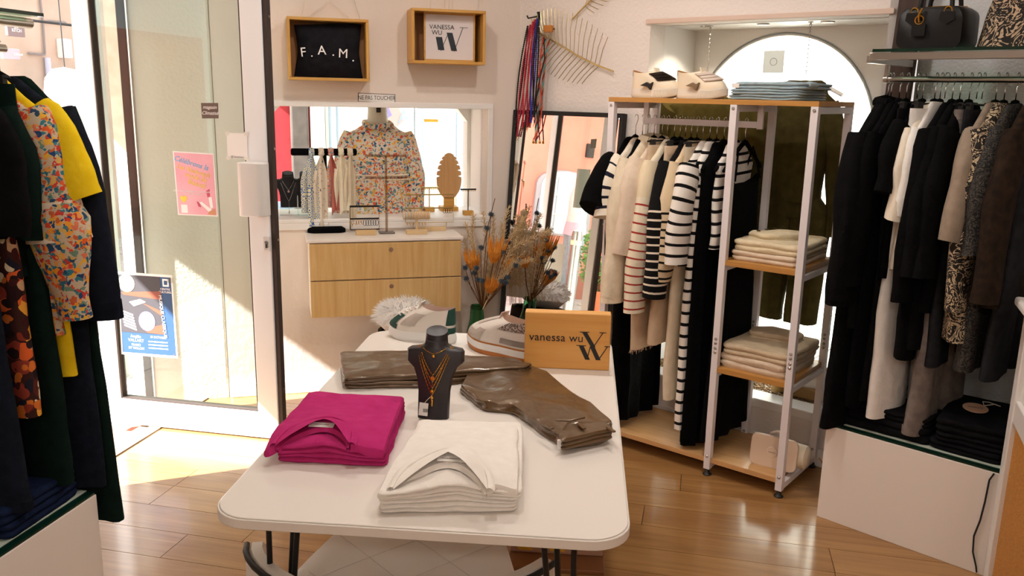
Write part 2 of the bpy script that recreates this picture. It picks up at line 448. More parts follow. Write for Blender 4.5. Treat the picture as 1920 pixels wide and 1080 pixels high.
P1 = [(acx-(ar+.012)*math.cos(PI*i/N), acz+(ar+.012)*math.sin(PI*i/N)) for i in range(N+1)]; 
m.tube([(x, ND-.004, z) for x, z in [(P1[0][0], .2)]+P1+[(P1[-1][0], .2)]], .0045, 5)
m.build('arch_bead', M('grey_bead', '8d918f', .6), a)
MB().prism([(acx-.45*math.cos(PI*i/30), acz+.45*math.sin(PI*i/30)) for i in range(31)]+[(acx+.45, .1), (acx-.45, .1)], ND+.15, ND+.156).build('window_pane', m_glassw, a, False)
# niche spots
m_lamp = M('lamp_glow', 'fff3dd', .5, emit=14)
m_lampo = M('lamp_off', 'd8d4cc', .4)
for i, (px, py) in enumerate(((1325, 50), (1432, 46), (1552, 43))):
    x = WR.pt(px, py, .2)[0]
    t = thing('recessed_spot', ('lit recessed spot in the niche soffit above the left white chain', 'unlit recessed spot in the niche soffit over the arch top', 'unlit recessed spot in the niche soffit nearest the dark strip')[i], 'spotlight', WR, x, .2, nz1)
    MB().lathe([(.018, -.002), (.028, -.006), (.03, 0)], 20).build('ring', m_steel, t)
    MB().lathe([(.0005, -.001), (.018, -.001)], 20).build('lens', m_lamp if i == 0 else m_lampo, t)
l = bpy.data.lights.new('niche_light', 'SPOT'); l.energy = 6; l.spot_size = 2.0; l.color = (1, .85, .66); l.shadow_soft_size = .03
o = bpy.data.objects.new('niche_light', l); C.objects.link(o); o.location = WR.w(WR.pt(1325, 50, .2)[0], .2, nz1-.02)
# alcove wall behind the right unit
o = MB().box(-.0, 1.7, .50, .62, -.2, CEIL); struct(o.build('wall_alcove', M('textured_wall', 'd9dde0', .85, bs=90, bst=.6, bd=.01), None, False), BX)
# dark brown leaning strip at the end of the right wall
up = MB().box(-.045, .045, -.02, .02, 0, 2.3, Matrix.Translation((.105, -.03, 0)) @ Matrix.Rotation(math.radians(2), 4, 'Y'))
o = up.build('dark_strip', wood('dark_brown', '2e2019', '46332a', 2, .5), None, False, .003); at(o, WR, 0, 0, 0)
tag(o, 'dark brown strip leaning between the arch niche and the right clothes rail', 'upright')
# shell outside so no light leaks
o = MB(); o.box(1.2, 3.6, .14, .3, -.2, CEIL); struct(o.build('wall_end', m_wall, None, False), BX)

# ================================================================== EXTERIOR
m_stucco = M('cream_stucco', 'ebe6da', .9, bs=60, bst=.35, bd=.006)
# far door jamb pier, plain wall stub behind the glass
o = MB(); o.box(-.64, -.272, .0, .34, -.2, 3.2); struct(o.build('wall_pier', m_stucco, None, False, .012), WB)
# unseen slab added over the door to keep sun off the doorway's upper part
aw = thing('sun_blocker', 'unseen pale slab added over the shop doorway to block sun, outside', 'sun_blocker', LW, .6, .25, 2.42)
MB().box(-2.2, .9, -.125, 1.48, 0, .09).build('shade_slab', M('pale_shade_slab', 'd8d2c8', .7), aw, False, .01)
MB().box(-2.2, .9, 1.43, 1.49, -.1, .1).build('shade_slab_edge', m_white, aw, False, .005)
# facade across the lane
FX = 4.3; FH = 2.5
m_salmon = M('salmon_render', 'dd917c', .9, var='d28470', vs=3, bs=50, bst=.3)
m_beige = M('beige_render', 'c4b3a0', .9, var='b3a390', vs=2, bs=50, bst=.3)
m_red = M('red_render', 'b8323a', .85, var='9c2630', vs=4, bs=50)
m_greyw = M('weathered_grey_wood', '5d524d', .8, var='4a413c', vs=9)
m_bluegrey = M('blue_grey_paint', '93a4b4', .6)
b1 = thing('building', 'salmon house front across the lane, seen in the leaning mirror', 'building', LW, 0, FX, -.22)
MB().box(-7, 4.2, 0, .3, 0, FH).build('wall', m_salmon, b1, False)
MB().box(-7, 4.2, -.03, 0, 0, .35).build('plinth', M('brown_plinth', '9c5a48', .8), b1, False)
b2 = thing('building', 'beige stained house front with cables, seen through the top left of the doorway', 'building', LW, 0, FX, -.22)
MB().box(4.22, 14, -.12, .3, 0, 4.3).build('wall', m_beige, b2, False)
def fpt(px, py, d=FX-.15): return LW.pt(px, py, d)
for i, pts in enumerate((((77, 0), (82, 40), (86, 100)), ((84, 42), (95, 40), (125, 43)), ((55, 100), (75, 102), (86, 102)))):
    MB().tube([(fpt(*p)[0], -.14, fpt(*p)[1]+.22) for p in pts], .012, 5).build('cable', M('grey_cable', '8a8480', .7), b2)
a, b = fpt(87, 108), fpt(95, 200)
MB().tube([(a[0], -.16, a[1]+.22), (b[0], -.16, b[1]-1)], .03, 8).build('drainpipe', M('pale_blue_pipe', 'c2cbe0', .4), b2)
a = fpt(118, 91)
q = MB().box(a[0]-.06, a[0]+.06, -.22, -.12, a[1]+.22-.1, a[1]+.22+.1).build('junction_box', m_white, b2, False, .01)
def sign(px0, py0, px1, py1, d, name, label, mat, cat='sign'):
    (x0, z1), (x1, z0) = LW.pt(px0, py0, d), LW.pt(px1, py1, d)
    t = thing(name, label, cat, LW, (x0+x1)/2, d, (z0+z1)/2); w, h = abs(x1-x0), abs(z1-z0)
    MB().box(-w/2, w/2, -.015, .015, -h/2, h/2).build('board', mat, t, False, .003); return t, w, h
m_sgn = M('dark_sign', '6e6262', .6)
t, w_, h_ = sign(11, 46, 45, 70, FX-.9, 'hanging_sign', 'dark hanging shop sign with white capital letters over the lane', m_sgn)
text('SO\nKITCH', h_*.42, m_white, t, (0, -.017, .02), line=.8)
MB().tube([(-w_/2, 0, h_/2+.06), (w_/2+.9, 0, h_/2+.06)], .012, 6).build('bracket', m_blackm, t)
t, w_, h_ = sign(2, 90, 36, 112, FX-.6, 'fabric_banner', 'pale mauve banner below the dark hanging sign', M('mauve_cloth', 'b9a4ac', .8), 'banner')
text('B.Bloom', h_*.34, m_white, t, (.08, -.017, 0))
t, w_, h_ = sign(98, 134, 140, 205, FX-.5, 'wall_sign', 'purple grey sign board with pale numerals behind the white bonnet shape', M('purple_grey', '6b5a72', .6))
text('80', h_*.25, m_bluegrey, t, (.06, -.017, -.12))
a = LW.pt(126, 180, 1.9)
t = thing('hanging_bonnet', 'white ruffled fabric bonnet hanging outside left of the door leaf', 'bonnet', LW, a[0], 1.9, a[1])
MB().lathe([(.004, .2), (.08, .185), (.135, .12), (.15, .03), (.125, -.06), (.07, -.13), (.05, -.2)], 20).wob(.012, 8, 3).build('bonnet_cloth', M('white_cloth', 'f2f2f2', .9), t)
q = MB()
for i in range(26):
    z = .16-.3*i/25; q.lathe([(.0, .0), (.018, .01), (.02, .022), (.0, .03)], 6, (.145-.8*max(0, -z)*.5, 0, z-.01))
q.build('ruffle', M('grey_ruffle', 'b8b8b4', .9), t)
MB().tube([(0, 0, .2), (0, 0, 1.3)], .004, 5).build('cord', m_black, t)
# dark and pale door shutters between pier and lane
def vpost(px0, px1, d, mat, name, label, cat, th=.06, z1=3.0):
    x0, x1 = LW.pt(px0, 420, d)[0], LW.pt(px1, 420, d)[0]
    t = thing(name, label, cat, LW, (x0+x1)/2, d, -.2); h = abs(x1-x0)/2
    MB().box(-h, h, -th/2, th/2, 0, z1).build('board', mat, t, False, .008); return t, h
t, h = vpost(240, 303, .62, M('cream_boards', 'd3cdc0', .8, var='c2bbac', vs=14), 'folded_shutter', 'cream wrinkled folded shutter panel standing outside behind the door glass', 'shutter', .1)
for i in range(3):
    MB().box(-h+.02+i*h*.66, -h+.05+i*h*.66, -.06, -.045, .1, 2.9).build('batten', M('cream_batten', 'dcd6c9', .8), t, False, .004)
t, h = vpost(196, 214, .95, M('grey_green_frame', '7d7f78', .6), 'shutter_post', 'grey metal post of the folded shutter seen beside the white strip of street', 'post', .05)
t = thing('shutter_rail', 'dark rusty vertical rail beside the stucco pier behind the glass', 'rail', WB, -.665, -.0, -.2)
MB().box(-.018, .018, -.02, .02, 0, 3.0).build('rail_bar', m_gask, t, False, .003)

# lane behind the back window
BW = Fr(WB.w(0, 4.2)[:2], 15.5)
b3 = thing('building', 'white house front with blue grey door frames, seen through the display window', 'building', BW, 0, 0, -.22)
m_bright = M('sunlit_white_render', 'f2ede4', .9, bs=30)
bw = lambda px, py: BW.pt(px, py)
MB().box(bw(582, 260)[0]+.15, 3.4, 0, .3, 0, 4.6).build('wall', m_bright, b3, False)
for i, (p0, p1) in enumerate(((778, 790), (854, 868))):
    a, b = bw(p0, 300)[0], bw(p1, 300)[0]; MB().box(a, b, -.12, .02, 0, 3.4).build('door_frame', m_bluegrey, b3, False, .01)
a = bw(790, 300)[0]; b = bw(854, 300)[0]
MB().box(a, b, -.03, .02, .9, 3.3).build('door_panel', M('pale_blue_white', 'e6ecf0', .5), b3, False)
MB().box(a, b, -.035, .02, 0, .9).build('kick_panel', M('peach_panel', 'f0d9bd', .6), b3, False)
MB().tube([(a+.02, -.06, 1.55), (a+.16, -.06, 1.55)], .014, 6).build('door_handle', m_gold, b3)
for px in (620, 634):
    x = bw(px, 300)[0]; MB().tube([(x, -.04, 0), (x, -.04, 3.4)], .012, 6).build('pipe', m_bluegrey, b3)
b4 = thing('building', 'red rendered house front with weathered grey timber, seen at the display window left end', 'building', BW, 0, 0, -.22)
x1 = bw(582, 260)[0]
xl = bw(450, 260)[0]
MB().box(xl, x1, -.06, .3, .75, 4.4).build('wall', m_red, b4, False)
MB().box(xl, x1, -.09, .3, 0, .75).build('plinth', M('slate_plinth', '7a8698', .8, bs=40), b4, False)
x0 = bw(545, 260)[0]; MB().box(x0+.0, x0+.17, -.16, -.05, .3, 4.4).build('timber_post', m_greyw, b4, False, .02)
x2 = bw(526, 260)[0]; MB().box(x2-.06, x2+.06, -.14, -.05, 1.75, 3.4).box(x2-.06, x0-.1, -.14, -.05, 1.7, 1.82).build('timber_brace', m_greyw, b4, False, .01)
x3 = bw(584, 260)[0]; MB().box(x1, x1+.14, -.1, .3, 0, 4.4).build('corner_board', M('pale_board', 'd9dcd2', .8), b4, False)
pl = thing('wall_poster', 'pale poster with pink and violet shapes on the white house front', 'poster', BW, bw(738, 235)[0], -.03, bw(738, 235)[1])
MB().box(-.2, .2, 0, .01, -.3, .3).build('sheet', m_paper, pl, False)
MB().prism([(-.18, .26), (.02, .26), (.1, .05), (0, -.05), (-.1, .1)], -.004, .0).build('pink_shape', M('pink_print', 'e8a9a4', .7), pl, False)
MB().prism([(-.16, .28), (-.1, .28), (-.02, .1), (-.08, .06)], -.008, -.004).build('violet_shape', M('violet_print', '8f86b8', .7), pl, False)
text('A', .2, m_bluegrey, pl, (.1, -.006, .08))
# outside the arch
oa = WR
struct(MB().box(-3, 3, 5.6, 5.8, -.3, 4.4).build('wall_outside', m_bright, None, False), WR)
# ================================================================== DOOR LEAF (opened inwards)
A0 = V((-1.954, 3.925, 0)); B0 = V((-1.068, 3.749, 0)); DWID = (B0-A0).length
dr = struct(MB().box(0, .088, -.025, .025, .008, 2.35).build('door_1', m_alu, None, False, .004)); at(dr, DR, 0, 0)
s0, s1 = .088, DWID-.10
MB().box(s1, DWID, -.025, .025, .008, 2.35).build('lock_stile', m_alu, dr, False, .004)
MB().box(s0, s1, -.025, .025, .008, .135).build('bottom_rail', m_alu, dr, False, .004)
MB().box(s0, s1, -.025, .025, 2.22, 2.35).build('top_rail', m_alu, dr, False, .004)
MB().box(DWID, DWID+.022, -.018, .018, .008, 2.35).build('rubber_seal', m_gask, dr, False, .003)
q = MB()
for x in (s0, s1-.006): q.box(x, x+.006, -.02, .02, .135, 2.22)
q.box(s0, s1, -.02, .02, .135, .142); q.build('glazing_gasket', m_gask, dr, False)
MB().box(s0+.004, s1-.004, -.004, .004, .14, 2.22).build('glass_pane', m_glass, dr, False)
# pull handle: a folded white sheet box
x0, z1 = DR.pt(452, 303, -.06); x1, z0 = DR.pt(507, 405, -.06)
h = MB(); P = rrect(x1-x0, .085, .03, 5)
h.slabp([((x0+x1)/2+x, -.075+y) for x, y in P], z0, z1); h.build('pull_handle', M('satin_white', 'e4e2df', .35), dr, True, .004)
q = MB().box((x0+x1)/2-.02, (x0+x1)/2+.03, -.04, -.02, z0+.03, z1-.03).build('handle_mount', m_alu, dr, False)
lx, lz = DR.pt(501, 457, -.03)
lk = MB().box(lx-.017, lx+.017, -.036, -.024, lz-.033, lz+.033).build('lock_plate', M('satin_plate', 'd4d2d0', .35), dr, False, .004)
MB().lathe([(.0, .0), (.009, 0), (.009, .006), (0, .006)], 14, (lx, -.036, lz+.006), 1).box(lx-.0035, lx+.0035, -.042, -.036, lz-.018, lz).build('cylinder', M('lock_metal', '6f675e', .3, 1), lk)
q = MB()
for z in (.25, .95, 1.35, 1.9): q.lathe([(0, 0), (.006, 0), (.006, .004), (0, .004)], 8, (DWID+.021, 0, z), 0)
q.build('seal_screw', m_steel, dr)

def sheet(px, d, fr, name, label, cat, th=.0012, mat=m_paper):
    """a sheet stuck on a plane, from its four corners tl, tr, br, bl"""
    P = [fr.pt(*p, d) for p in px]; cx = sum(p[0] for p in P)/4; cz = sum(p[1] for p in P)/4
    t = thing(name, label, cat, fr, cx, d, cz); P = [(x-cx, z-cz) for x, z in P]
    MB().prism(P, -th, 0).build('sheet', mat, t, False)
    def q(u, v):  # 0..1 from top left
        a = V(P[0]).lerp(V(P[1]), u); b = V(P[3]).lerp(V(P[2]), u); return a.lerp(b, v)
    return t, q
def patch(t, q, u0, v0, u1, v1, mat, name, lay=1, poly=None):
    pts = poly or [(u0, v0), (u1, v0), (u1, v1), (u0, v1)]
    MB().prism([tuple(q(*p)) for p in pts], -.0012-.0006*lay, -.0012-.0006*(lay-1)-.00005).build(name, mat, t, False)
def tx(t, q, body, u, v, size, mat, lay=2, ang=0, **k):
    p = q(u, v); return text(body, size, mat, t, (p.x, -.0013-.0006*lay, p.y), (PI/2, -ang, 0), ext=.0003, **k)
d = -.007
m_pk = M('pink_print_paper', 'e7a3b4', .6, var='f0b7c2', vs=6); m_yel = M('yellow_print', 'f2d24a', .6); m_cyan = M('sky_blue_print', '57b4e0', .6)
m_skin = M('skin_print', 'd79a72', .6); m_white2 = M('print_white', 'f6f3f2', .6)
t, q = sheet([(324, 283), (401, 288), (409, 406), (334, 403)], d, DR, 'taped_poster', 'pink poster with slanted blue and yellow script taped to the door glass', 'poster')
patch(t, q, .03, .02, .97, .98, m_pk, 'pink_print')
a = math.radians(-14)
tx(t, q, 'Célébrons la', .43, .17, .033, m_cyan, 2, a, shear=.3); tx(t, q, 'Les Nailympik', .47, .29, .029, m_yel, 2, a, shear=.3)
tx(t, q, 'mode de', .52, .39, .03, m_yel, 2, a, shear=.3); tx(t, q, 'Beauté', .53, .49, .032, m_yel, 2, a, shear=.3)
for i, v in enumerate((.615, .655)): tx(t, q, ('Dans votre boutique en ce moment', 'conseils et soins')[i], .4, v, .0125, m_white2)
patch(t, q, 0, 0, 0, 0, m_white2, 'tube', 2, [(.56, .79), (.62, .77), (.86, .89), (.8, .94)])
patch(t, q, 0, 0, 0, 0, m_white2, 'tube', 2, [(.80, .70), (.88, .69), (.9, .86), (.83, .88)])
patch(t, q, 0, 0, 0, 0, M('red_nozzle', 'c8506a', .5), 'tube_tip', 2, [(.75, .6), (.84, .56), (.84, .68), (.78, .7)])
patch(t, q, 0, 0, 0, 0, M('red_nozzle2', 'c8506a', .5), 'tube_tip', 3, [(.5, .77), (.56, .79), (.6, .86), (.54, .85)])
patch(t, q, 0, 0, 0, 0, m_skin, 'hand_print', 3, [(.78, .93), (.94, .87), (.95, .975), (.76, .975)])
patch(t, q, .1, .83, .26, .96, m_white2, 'white_square', 2); tx(t, q, '♥', .18, .75, .03, m_yel)
m_nb = M('print_blue', '234a76', .6); m_dk = M('print_charcoal', '3c3a3f', .6); m_or = M('print_orange', '8a4a36', .6)
t, q = sheet([(219, 509), (323, 516), (334, 672), (228, 664)], d, DR, 'taped_poster', 'blue bordered concert poster with a violin and piano photo taped low on the door glass', 'poster')
patch(t, q, .03, .03, .97, .97, m_nb, 'blue_print')
patch(t, q, .03, .03, .78, .72, m_dk, 'photo_print', 2)
patch(t, q, 0, 0, 0, 0, m_or, 'orange_band', 3, [(.06, .24), (.78, .2), (.78, .3), (.1, .27)])
patch(t, q, 0, 0, 0, 0, m_or, 'orange_band', 3, [(.4, .34), (.78, .44), (.78, .5), (.45, .36)])
patch(t, q, 0, 0, 0, 0, m_or, 'orange_band', 3, [(.42, .66), (.78, .6), (.78, .72), (.5, .71)])
patch(t, q, 0, 0, 0, 0, M('lilac_print', '6a6f92', .6), 'violin_print', 4, [(.5+.15*math.cos(i*PI/9), .57+.12*math.sin(i*PI/9)) for i in range(18)])
patch(t, q, 0, 0, 0, 0, M('cream_print', 'a8a488', .6), 'moon_print', 4, [(.17+.15*math.cos(i*PI/9), .13+.105*math.sin(i*PI/9)) for i in range(18)])
for i in range(6):
    v = .45+.035*i; patch(t, q, 0, 0, 0, 0, m_white2, 'piano_key', 4, [(.04+.01*i, v), (.26+.01*i, v+.05), (.26+.01*i, v+.068), (.04+.01*i, v+.018)])
patch(t, q, 0, 0, 0, 0, m_white2, 'score_print', 4, [(.2, .35), (.4, .31), (.5, .34), (.28, .4)])
p = q(.79, .5); text('MUSIQUE CLASSIQUE', .0215, m_white2, t, (p.x, -.0045, p.y), (PI/2, PI/2-.07, 0), ext=.0003)
patch(t, q, .82, .05, .93, .14, m_white2, 'logo_square', 2); patch(t, q, .845, .07, .905, .12, m_nb, 'logo_core', 3)
tx(t, q, 'CENTRE\nCULTUREL', .86, .19, .014, m_white2)
tx(t, q, 'Angèle\nVALLART', .28, .79, .02, m_white2, 2); tx(t, q, 'PIANO\nET VIOLON', .28, .89, .016, m_white2, 2); tx(t, q, '30 OCTOBRE', .68, .76, .014, m_white2, 2)
for v in (.81, .85, .89): patch(t, q, .5, v, .84, v+.012, m_white2, 'text_line', 2)
for i, (u, v) in enumerate(((.97, .06), (.99, .97))): patch(t, q, u-.06, v-.03, u+.05, v+.03, glassm('tape%d' % i, 'f2f2ee', 1), 'tape', 5)
t, q = sheet([(377, 193), (409, 193), (410, 222), (379, 222)], d, DR, 'small_sign', 'small brown handwritten notice on the door glass above the pink poster', 'sign', mat=M('brown_card', '6b5950', .7))
tx(t, q, 'magasin', .5, .28, .021, m_white2, 1, shear=.35); tx(t, q, 'Climatisé', .5, .66, .021, m_white2, 1, shear=.35)
t, q = sheet([(425, 249), (463, 250), (464, 298), (427, 297)], -.027, DR, 'taped_sheet', 'white paper label taped at the corners on the door lock stile', 'paper')
tx(t, q, '@ boutique', .5, .93, .013, M('grey_print', '9a9a9a', .7), 1)
for u, v in ((.03, .02), (.97, .02), (.03, .98), (.97, .98)): patch(t, q, u-.1, v-.07, u+.1, v+.07, M('paper_tape', 'e2ddd4', .6), 'tape', 1)

# ================================================================== WALL DRAWERS, BOXES
cx0, cx1, cz0, cz1, cd = .156, .925, .478, .877, .255
t = thing('drawer_unit', 'wall hung oak drawer unit with two drawers and a white top under the display window', 'cabinet', WB, (cx0+cx1)/2, 0, cz0)
W = cx1-cx0; H = cz1-cz0
MB().box(-W/2, W/2, -cd+.02, -.002, .0, H-.016).build('carcass', m_whitem, t, False, .002)
MB().box(-W/2-.012, W/2+.012, -cd+.0, -.002, H-.014, H).build('top_panel', m_whitem, t, False, .002)
for i in range(2):
    a = i*(H-.016)/2+.002; b = a+(H-.016)/2-.006
    dd = MB().box(-W/2, W/2, -cd, -cd+.02, a, b).build('drawer', m_oak, t, False, .0015)
    MB().lathe([(0, -.004), (.011, -.004), (.011, 0), (.008, .001)], 16, (.02, -cd, b-.035), 1).box(.0185, .0215, -cd-.006, -cd-.003, b-.041, b-.029).build('lock', m_chrome, dd)
def crate(px0, py0, px1, py1, dep, name, label, d0=0):
    (x0, z1), (x1, z0) = WB.pt(px0, py0, -dep), WB.pt(px1, py1, -dep)
    t = thing(name, label, 'box', WB, (x0+x1)/2, 0, z0); w, h = x1-x0, z1-z0; k = .014
    MB().box(-w/2, w/2, -dep, -.003, h-k, h).build('top_board', m_pine, t, False, .002)
    MB().box(-w/2, w/2, -dep, -.003, 0, k).build('bottom_board', m_pine, t, False, .002)
    for x in (-w/2, w/2-k): MB().box(x, x+k, -dep, -.003, k, h-k).build('side_board', m_pinev, t, False, .002)
    MB().box(-w/2+k, w/2-k, -.012, -.003, k, h-k).build('back_board', M('box_back', '9a6a3c', .6), t, False)
    return t, w, h
DEP = .13
t, w_, h_ = crate(537, 30, 693, 153, DEP, 'display_box', 'shallow pine display box holding a black fabric pouch high on the back wall')
fbw, fbh = w_, h_; fx, fz = t.location, None
px = WB.pt(615, 92, -DEP)
pt_ = thing('fabric_pouch', 'black fabric pouch with white lettering inside the pine wall box', 'pouch', WB, WB.pt(537, 30, -DEP)[0]/2+WB.pt(693, 30, -DEP)[0]/2, -.06, WB.pt(615, 153, -DEP)[1]+.0155)
pw, ph = w_*.84, h_*.86
rows = []
for i in range(15):
    v = i/14; ring = []
    for j in range(28):
        a = 2*PI*j/28; c, s_ = math.cos(a), math.sin(a)
        sx = math.copysign(abs(c)**.5, c)*pw/2*(1-.10*math.sin(v*PI)+.03*(1-v)); sy = math.copysign(abs(s_)**.9, s_)*.04*(.18+math.sin(PI*min(1, max(0, v)))**.7)
        ring.append((sx, sy, ph*v+.012*math.sin(4*sx/pw)*(v-.5)+.004))
    rows.append(ring)
m_pouch = fabric('black_canvas', '17161a', '222126', wst=.4)
MB().loft(rows).wob(.005, 14, 2).build('pouch_body', m_pouch, pt_)
for i, (ch_, dx, dz) in enumerate((('F', -.125, .0), ('.', -.085, 0), ('A', -.035, .012), ('.', .02, .008), ('M', .068, .0), ('.', .118, -.016))):
    text(ch_, .062, m_white2, pt_, (dx*pw/.33, -.047, ph*.47+dz), (PI/2, .10*(dx*8), 0), ext=.003)
# strings of that box
def strings(lines, mat, parent, fr, x0, z0, d, r=.0018):
    for l in lines: MB().tube([(fr.pt(*p, d)[0]-x0, d, fr.pt(*p, d)[1]-z0) for p in l], r, 5).build('string', mat, parent)
bx = WB.pt(537, 30, -DEP)[0]/2+WB.pt(693, 30, -DEP)[0]/2; bz = WB.pt(615, 153, -DEP)[1]
strings([[(566, 28), (576, -30)], [(582, 28), (618, 2), (655, 32)], [(675, 34), (658, -20)], [(618, 2), (617, -30)]], m_rope, t, WB, WB.pt(693, 153, -DEP)[0]/2+WB.pt(537, 30, -DEP)[0]/2, t.location.z, -.02)
t, w_, h_ = crate(772, 14, 910, 122, .17, 'display_box', 'deep pine display box with a framed logo card, right of the pouch box')
strings([[(806, 18), (803, -30)], [(832, 16), (834, -30)], [(899, 22), (901, -30)], [(845, 16), (848, -30)]], m_rope, t, WB, WB.pt(772, 14, -.17)[0]/2+WB.pt(910, 122, -.17)[0]/2, t.location.z, -.03)
def vwlogo(t, cx, y, cz, s, mat, ext=.0012):
    """two stacked serif capitals"""
    g = MB()
    def stroke(x0, z0, x1, z1, w): g.prism([(cx+(x0-w/2)*s, cz+z0*s), (cx+(x0+w/2)*s, cz+z0*s), (cx+(x1+w/2)*s, cz+z1*s), (cx+(x1-w/2)*s, cz+z1*s)], y-ext, y)
    def ser(x, z, l=.12): g.prism([(cx+(x-l)*s, cz+z*s), (cx+(x+l)*s, cz+z*s), (cx+(x+l)*s, cz+(z+.025)*s), (cx+(x-l)*s, cz+(z+.025)*s)], y-ext, y)
    stroke(-.22, .5, .1, -.02, .17); stroke(.42, .5, .12, -.0, .035); ser(-.22, .5, .17); ser(.42, .5)
    stroke(-.32, 0, -.08, -.5, .17); stroke(.0, -.02, -.1, -.5, .035); stroke(.06, 0, .3, -.5, .17); stroke(.6, 0, .3, -.5, .035)
    ser(-.32, 0, .17); ser(.6, 0, .1)
    return g.build('logo', mat, t, False)
zc, xc = WB.pt(842, 70, -.09)[1], WB.pt(842, 70, -.09)[0]
fr_ = thing('framed_card', 'thin framed white card with a large black letter logo inside the right wall box', 'picture frame', WB, WB.pt(842, 70, -.09)[0]-.0, -.10, t.location.z+.0155)
fw, fh = w_*.66, h_*.86
MB().box(-fw/2, fw/2, 0, .012, 0, fh).build('card', M('glossy_card', 'e6dede', .15, coat=.5), fr_, False)
g = MB(); k = .008
g.box(-fw/2-k, -fw/2, -.006, .016, 0, fh).box(fw/2, fw/2+k, -.006, .016, 0, fh).box(-fw/2-k, fw/2+k, -.006, .016, fh, fh+k).box(-fw/2-k, fw/2+k, -.006, .016, -.0, k)
g.build('frame', m_pine, fr_, False)
text('VANESSA', fw*.125, m_ink, fr_, (-fw*.16, -.001, fh*.73)); text('WU', fw*.125, m_ink, fr_, (-fw*.26, -.001, fh*.61))
m_navy = M('navy_ink', '1c2733', .4)
g = MB()
def st(x0, z0, x1, z1, w): g.prism([(x0-w/2, z0), (x0+w/2, z0), (x1+w/2, z1), (x1-w/2, z1)], -.002, 0)
st(-fw*.22, fh*.52, -fw*.17, fh*.24, fw*.13); st(fw*.0, fh*.62, fw*.1, fh*.23, fw*.12); st(-fw*.02, fh*.62, -fw*.18, fh*.22, .003); st(fw*.28, fh*.74, fw*.1, fh*.22, .003); st(fw*.3, fh*.745, fw*.3, fh*.735, .04)
g.build('logo', m_navy, fr_, False)
t, q = sheet([(671, 174), (741, 177), (741, 193), (671, 191)], -.0005, WB, 'wall_label', 'small white printed do not touch notice above the display window', 'sign')
tx(t, q, 'NE PAS TOUCHER', .5, .5, .030, m_ink, 0, math.radians(0), sx=.78)
for u0, v0, u1, v1 in ((0, 0, 1, .06), (0, .94, 1, 1), (0, 0, .015, 1), (.985, 0, 1, 1)): patch(t, q, u0, v0, u1, v1, m_ink, 'border_line', 1)

# ================================================================== TABLE
TW, TL, TZ = .868, 1.44, .75
t = thing('display_table', 'large white table with rounded corners and black metal legs in the middle of the shop', 'table', TB, 0, 0)
P = rrect(TW, TL, .085, 8, TW/2+.003, TL/2-.03)
MB().slabp(P, TZ-.024, TZ-.003).slabp([(TW/2+(x-TW/2)*.992, TL/2+(y-TL/2)*.995) for x, y in P], TZ-.003, TZ).build('tabletop', M('white_tabletop', 'e9e2da', .28, coat=.2), t, True, .003)
for sx, x in ((1, .13), (-1, TW-.13)):
    for sy, y in ((1, .045), (-1, TL-.12)):
        l = MB(); f = (x-sx*.03, y+sy*.015, 0)
        for dx, dy in ((-.02, 0), (.045, -.0), (.02, .05)):
            a = V((x+sx*dx, y+sy*dy, TZ-.024)); l.tube([a, V(f)+V((sx*dx*.12, sy*dy*.12, .006))], .0065, 8)
        l.box(x-.05, x+.06, y-.03, y+.06, TZ-.028, TZ-.024); l.build('hairpin_leg', m_blackm, t)
# crate under the table
tb = thing('storage_box', 'brown box with gold letters standing under the table at the right', 'box', Fr((.19, 2.86), -4), 0, 0)
m_card = M('tan_card', 'b08872', .7)
MB().box(-.17, .16, -.12, .2, .016, .40).build('box_body', m_card, tb, False, .006)
MB().box(-.172, .162, -.215, .2, 0, .0155).build('low_slab', M('slab_brown', '7d4f2c', .5), tb, False, .003)  # low brown slab reaching forward under the box
vwlogo(tb, -.09, -.1205, .178, .30, M('gold_print', 'd9a82a', .4))

# ================================================================== CHAIR
CH = Fr((-.245, 1.80), -4)
t = thing('padded_chair', 'white quilted chair with black piping pushed under the near table edge', 'chair', CH, 0, 0)
m_lea = M('white_leatherette', 'ece4da', .42, bs=160, bst=.12, bd=.003)
def cush(x, y):
    r = 1
    a = .010*math.sin((x+y)*PI/.2)**2*math.sin((x-y)*PI/.2)**2
    e = max(abs(x)/.285, abs(y)/.275)
    return .022*(1-e**6) + a*(1-e**4) - .004
Pt = rpoly([(-.215, .27), (.225, .27), (.295, -.02), (.27, -.27), (-.27, -.27), (-.295, -.02)], .06, 5, 5)
R = [[(x*s_, y*s_, .395+dz) for x, y in Pt] for s_, dz in ((.9, 0), (.985, .012), (1, .035), (.99, .055))]
R += [[(x*s_, y*s_, .46+cush(x*s_, y*s_)) for x, y in Pt] for s_ in (.965, .9, .8, .7, .58, .46, .34, .22, .1, .01)]
MB().loft(R).build('seat', m_lea, t)
MB().tube([(x*1.004, y*1.004, .405) for x, y in Pt]+[(Pt[0][0]*1.004, Pt[0][1]*1.004, .405)], .010, 8).build('seat_piping', m_black, t)
g = MB()
for k in (-.2, 0, .2):
    for sg in (1, -1):
        L = []
        for i in range(15):
            x = -.27+.54*i/14; y = sg*x+k
            if abs(y) < .24 and abs(x) < .26: L.append((x, y, .4615+cush(x, y)))
        if len(L) > 2: g.tube(L, .0007, 4)
g.build('stitching', M('stitch_taupe', 'c9bcae', .8), t)
bk = []
for i in range(19):
    a = math.radians(196+i*(344-196)/18); cx_, cy_ = .35*math.cos(a), .375*math.sin(a)+.09
    hgt = .62-.05*(abs(i-9)/9)**3; o_ = .012*math.sin(i*.7)
    nx_, ny_ = math.cos(a), math.sin(a)
    prof = [(-.03, .40), (-.034, .5), (-.03, hgt-.03), (-.012, hgt), (.012, hgt), (.024, hgt-.02), (.026, .5), (.016, .40)]
    bk.append([(cx_+nx_*p, cy_+ny_*p, z) for p, z in prof])
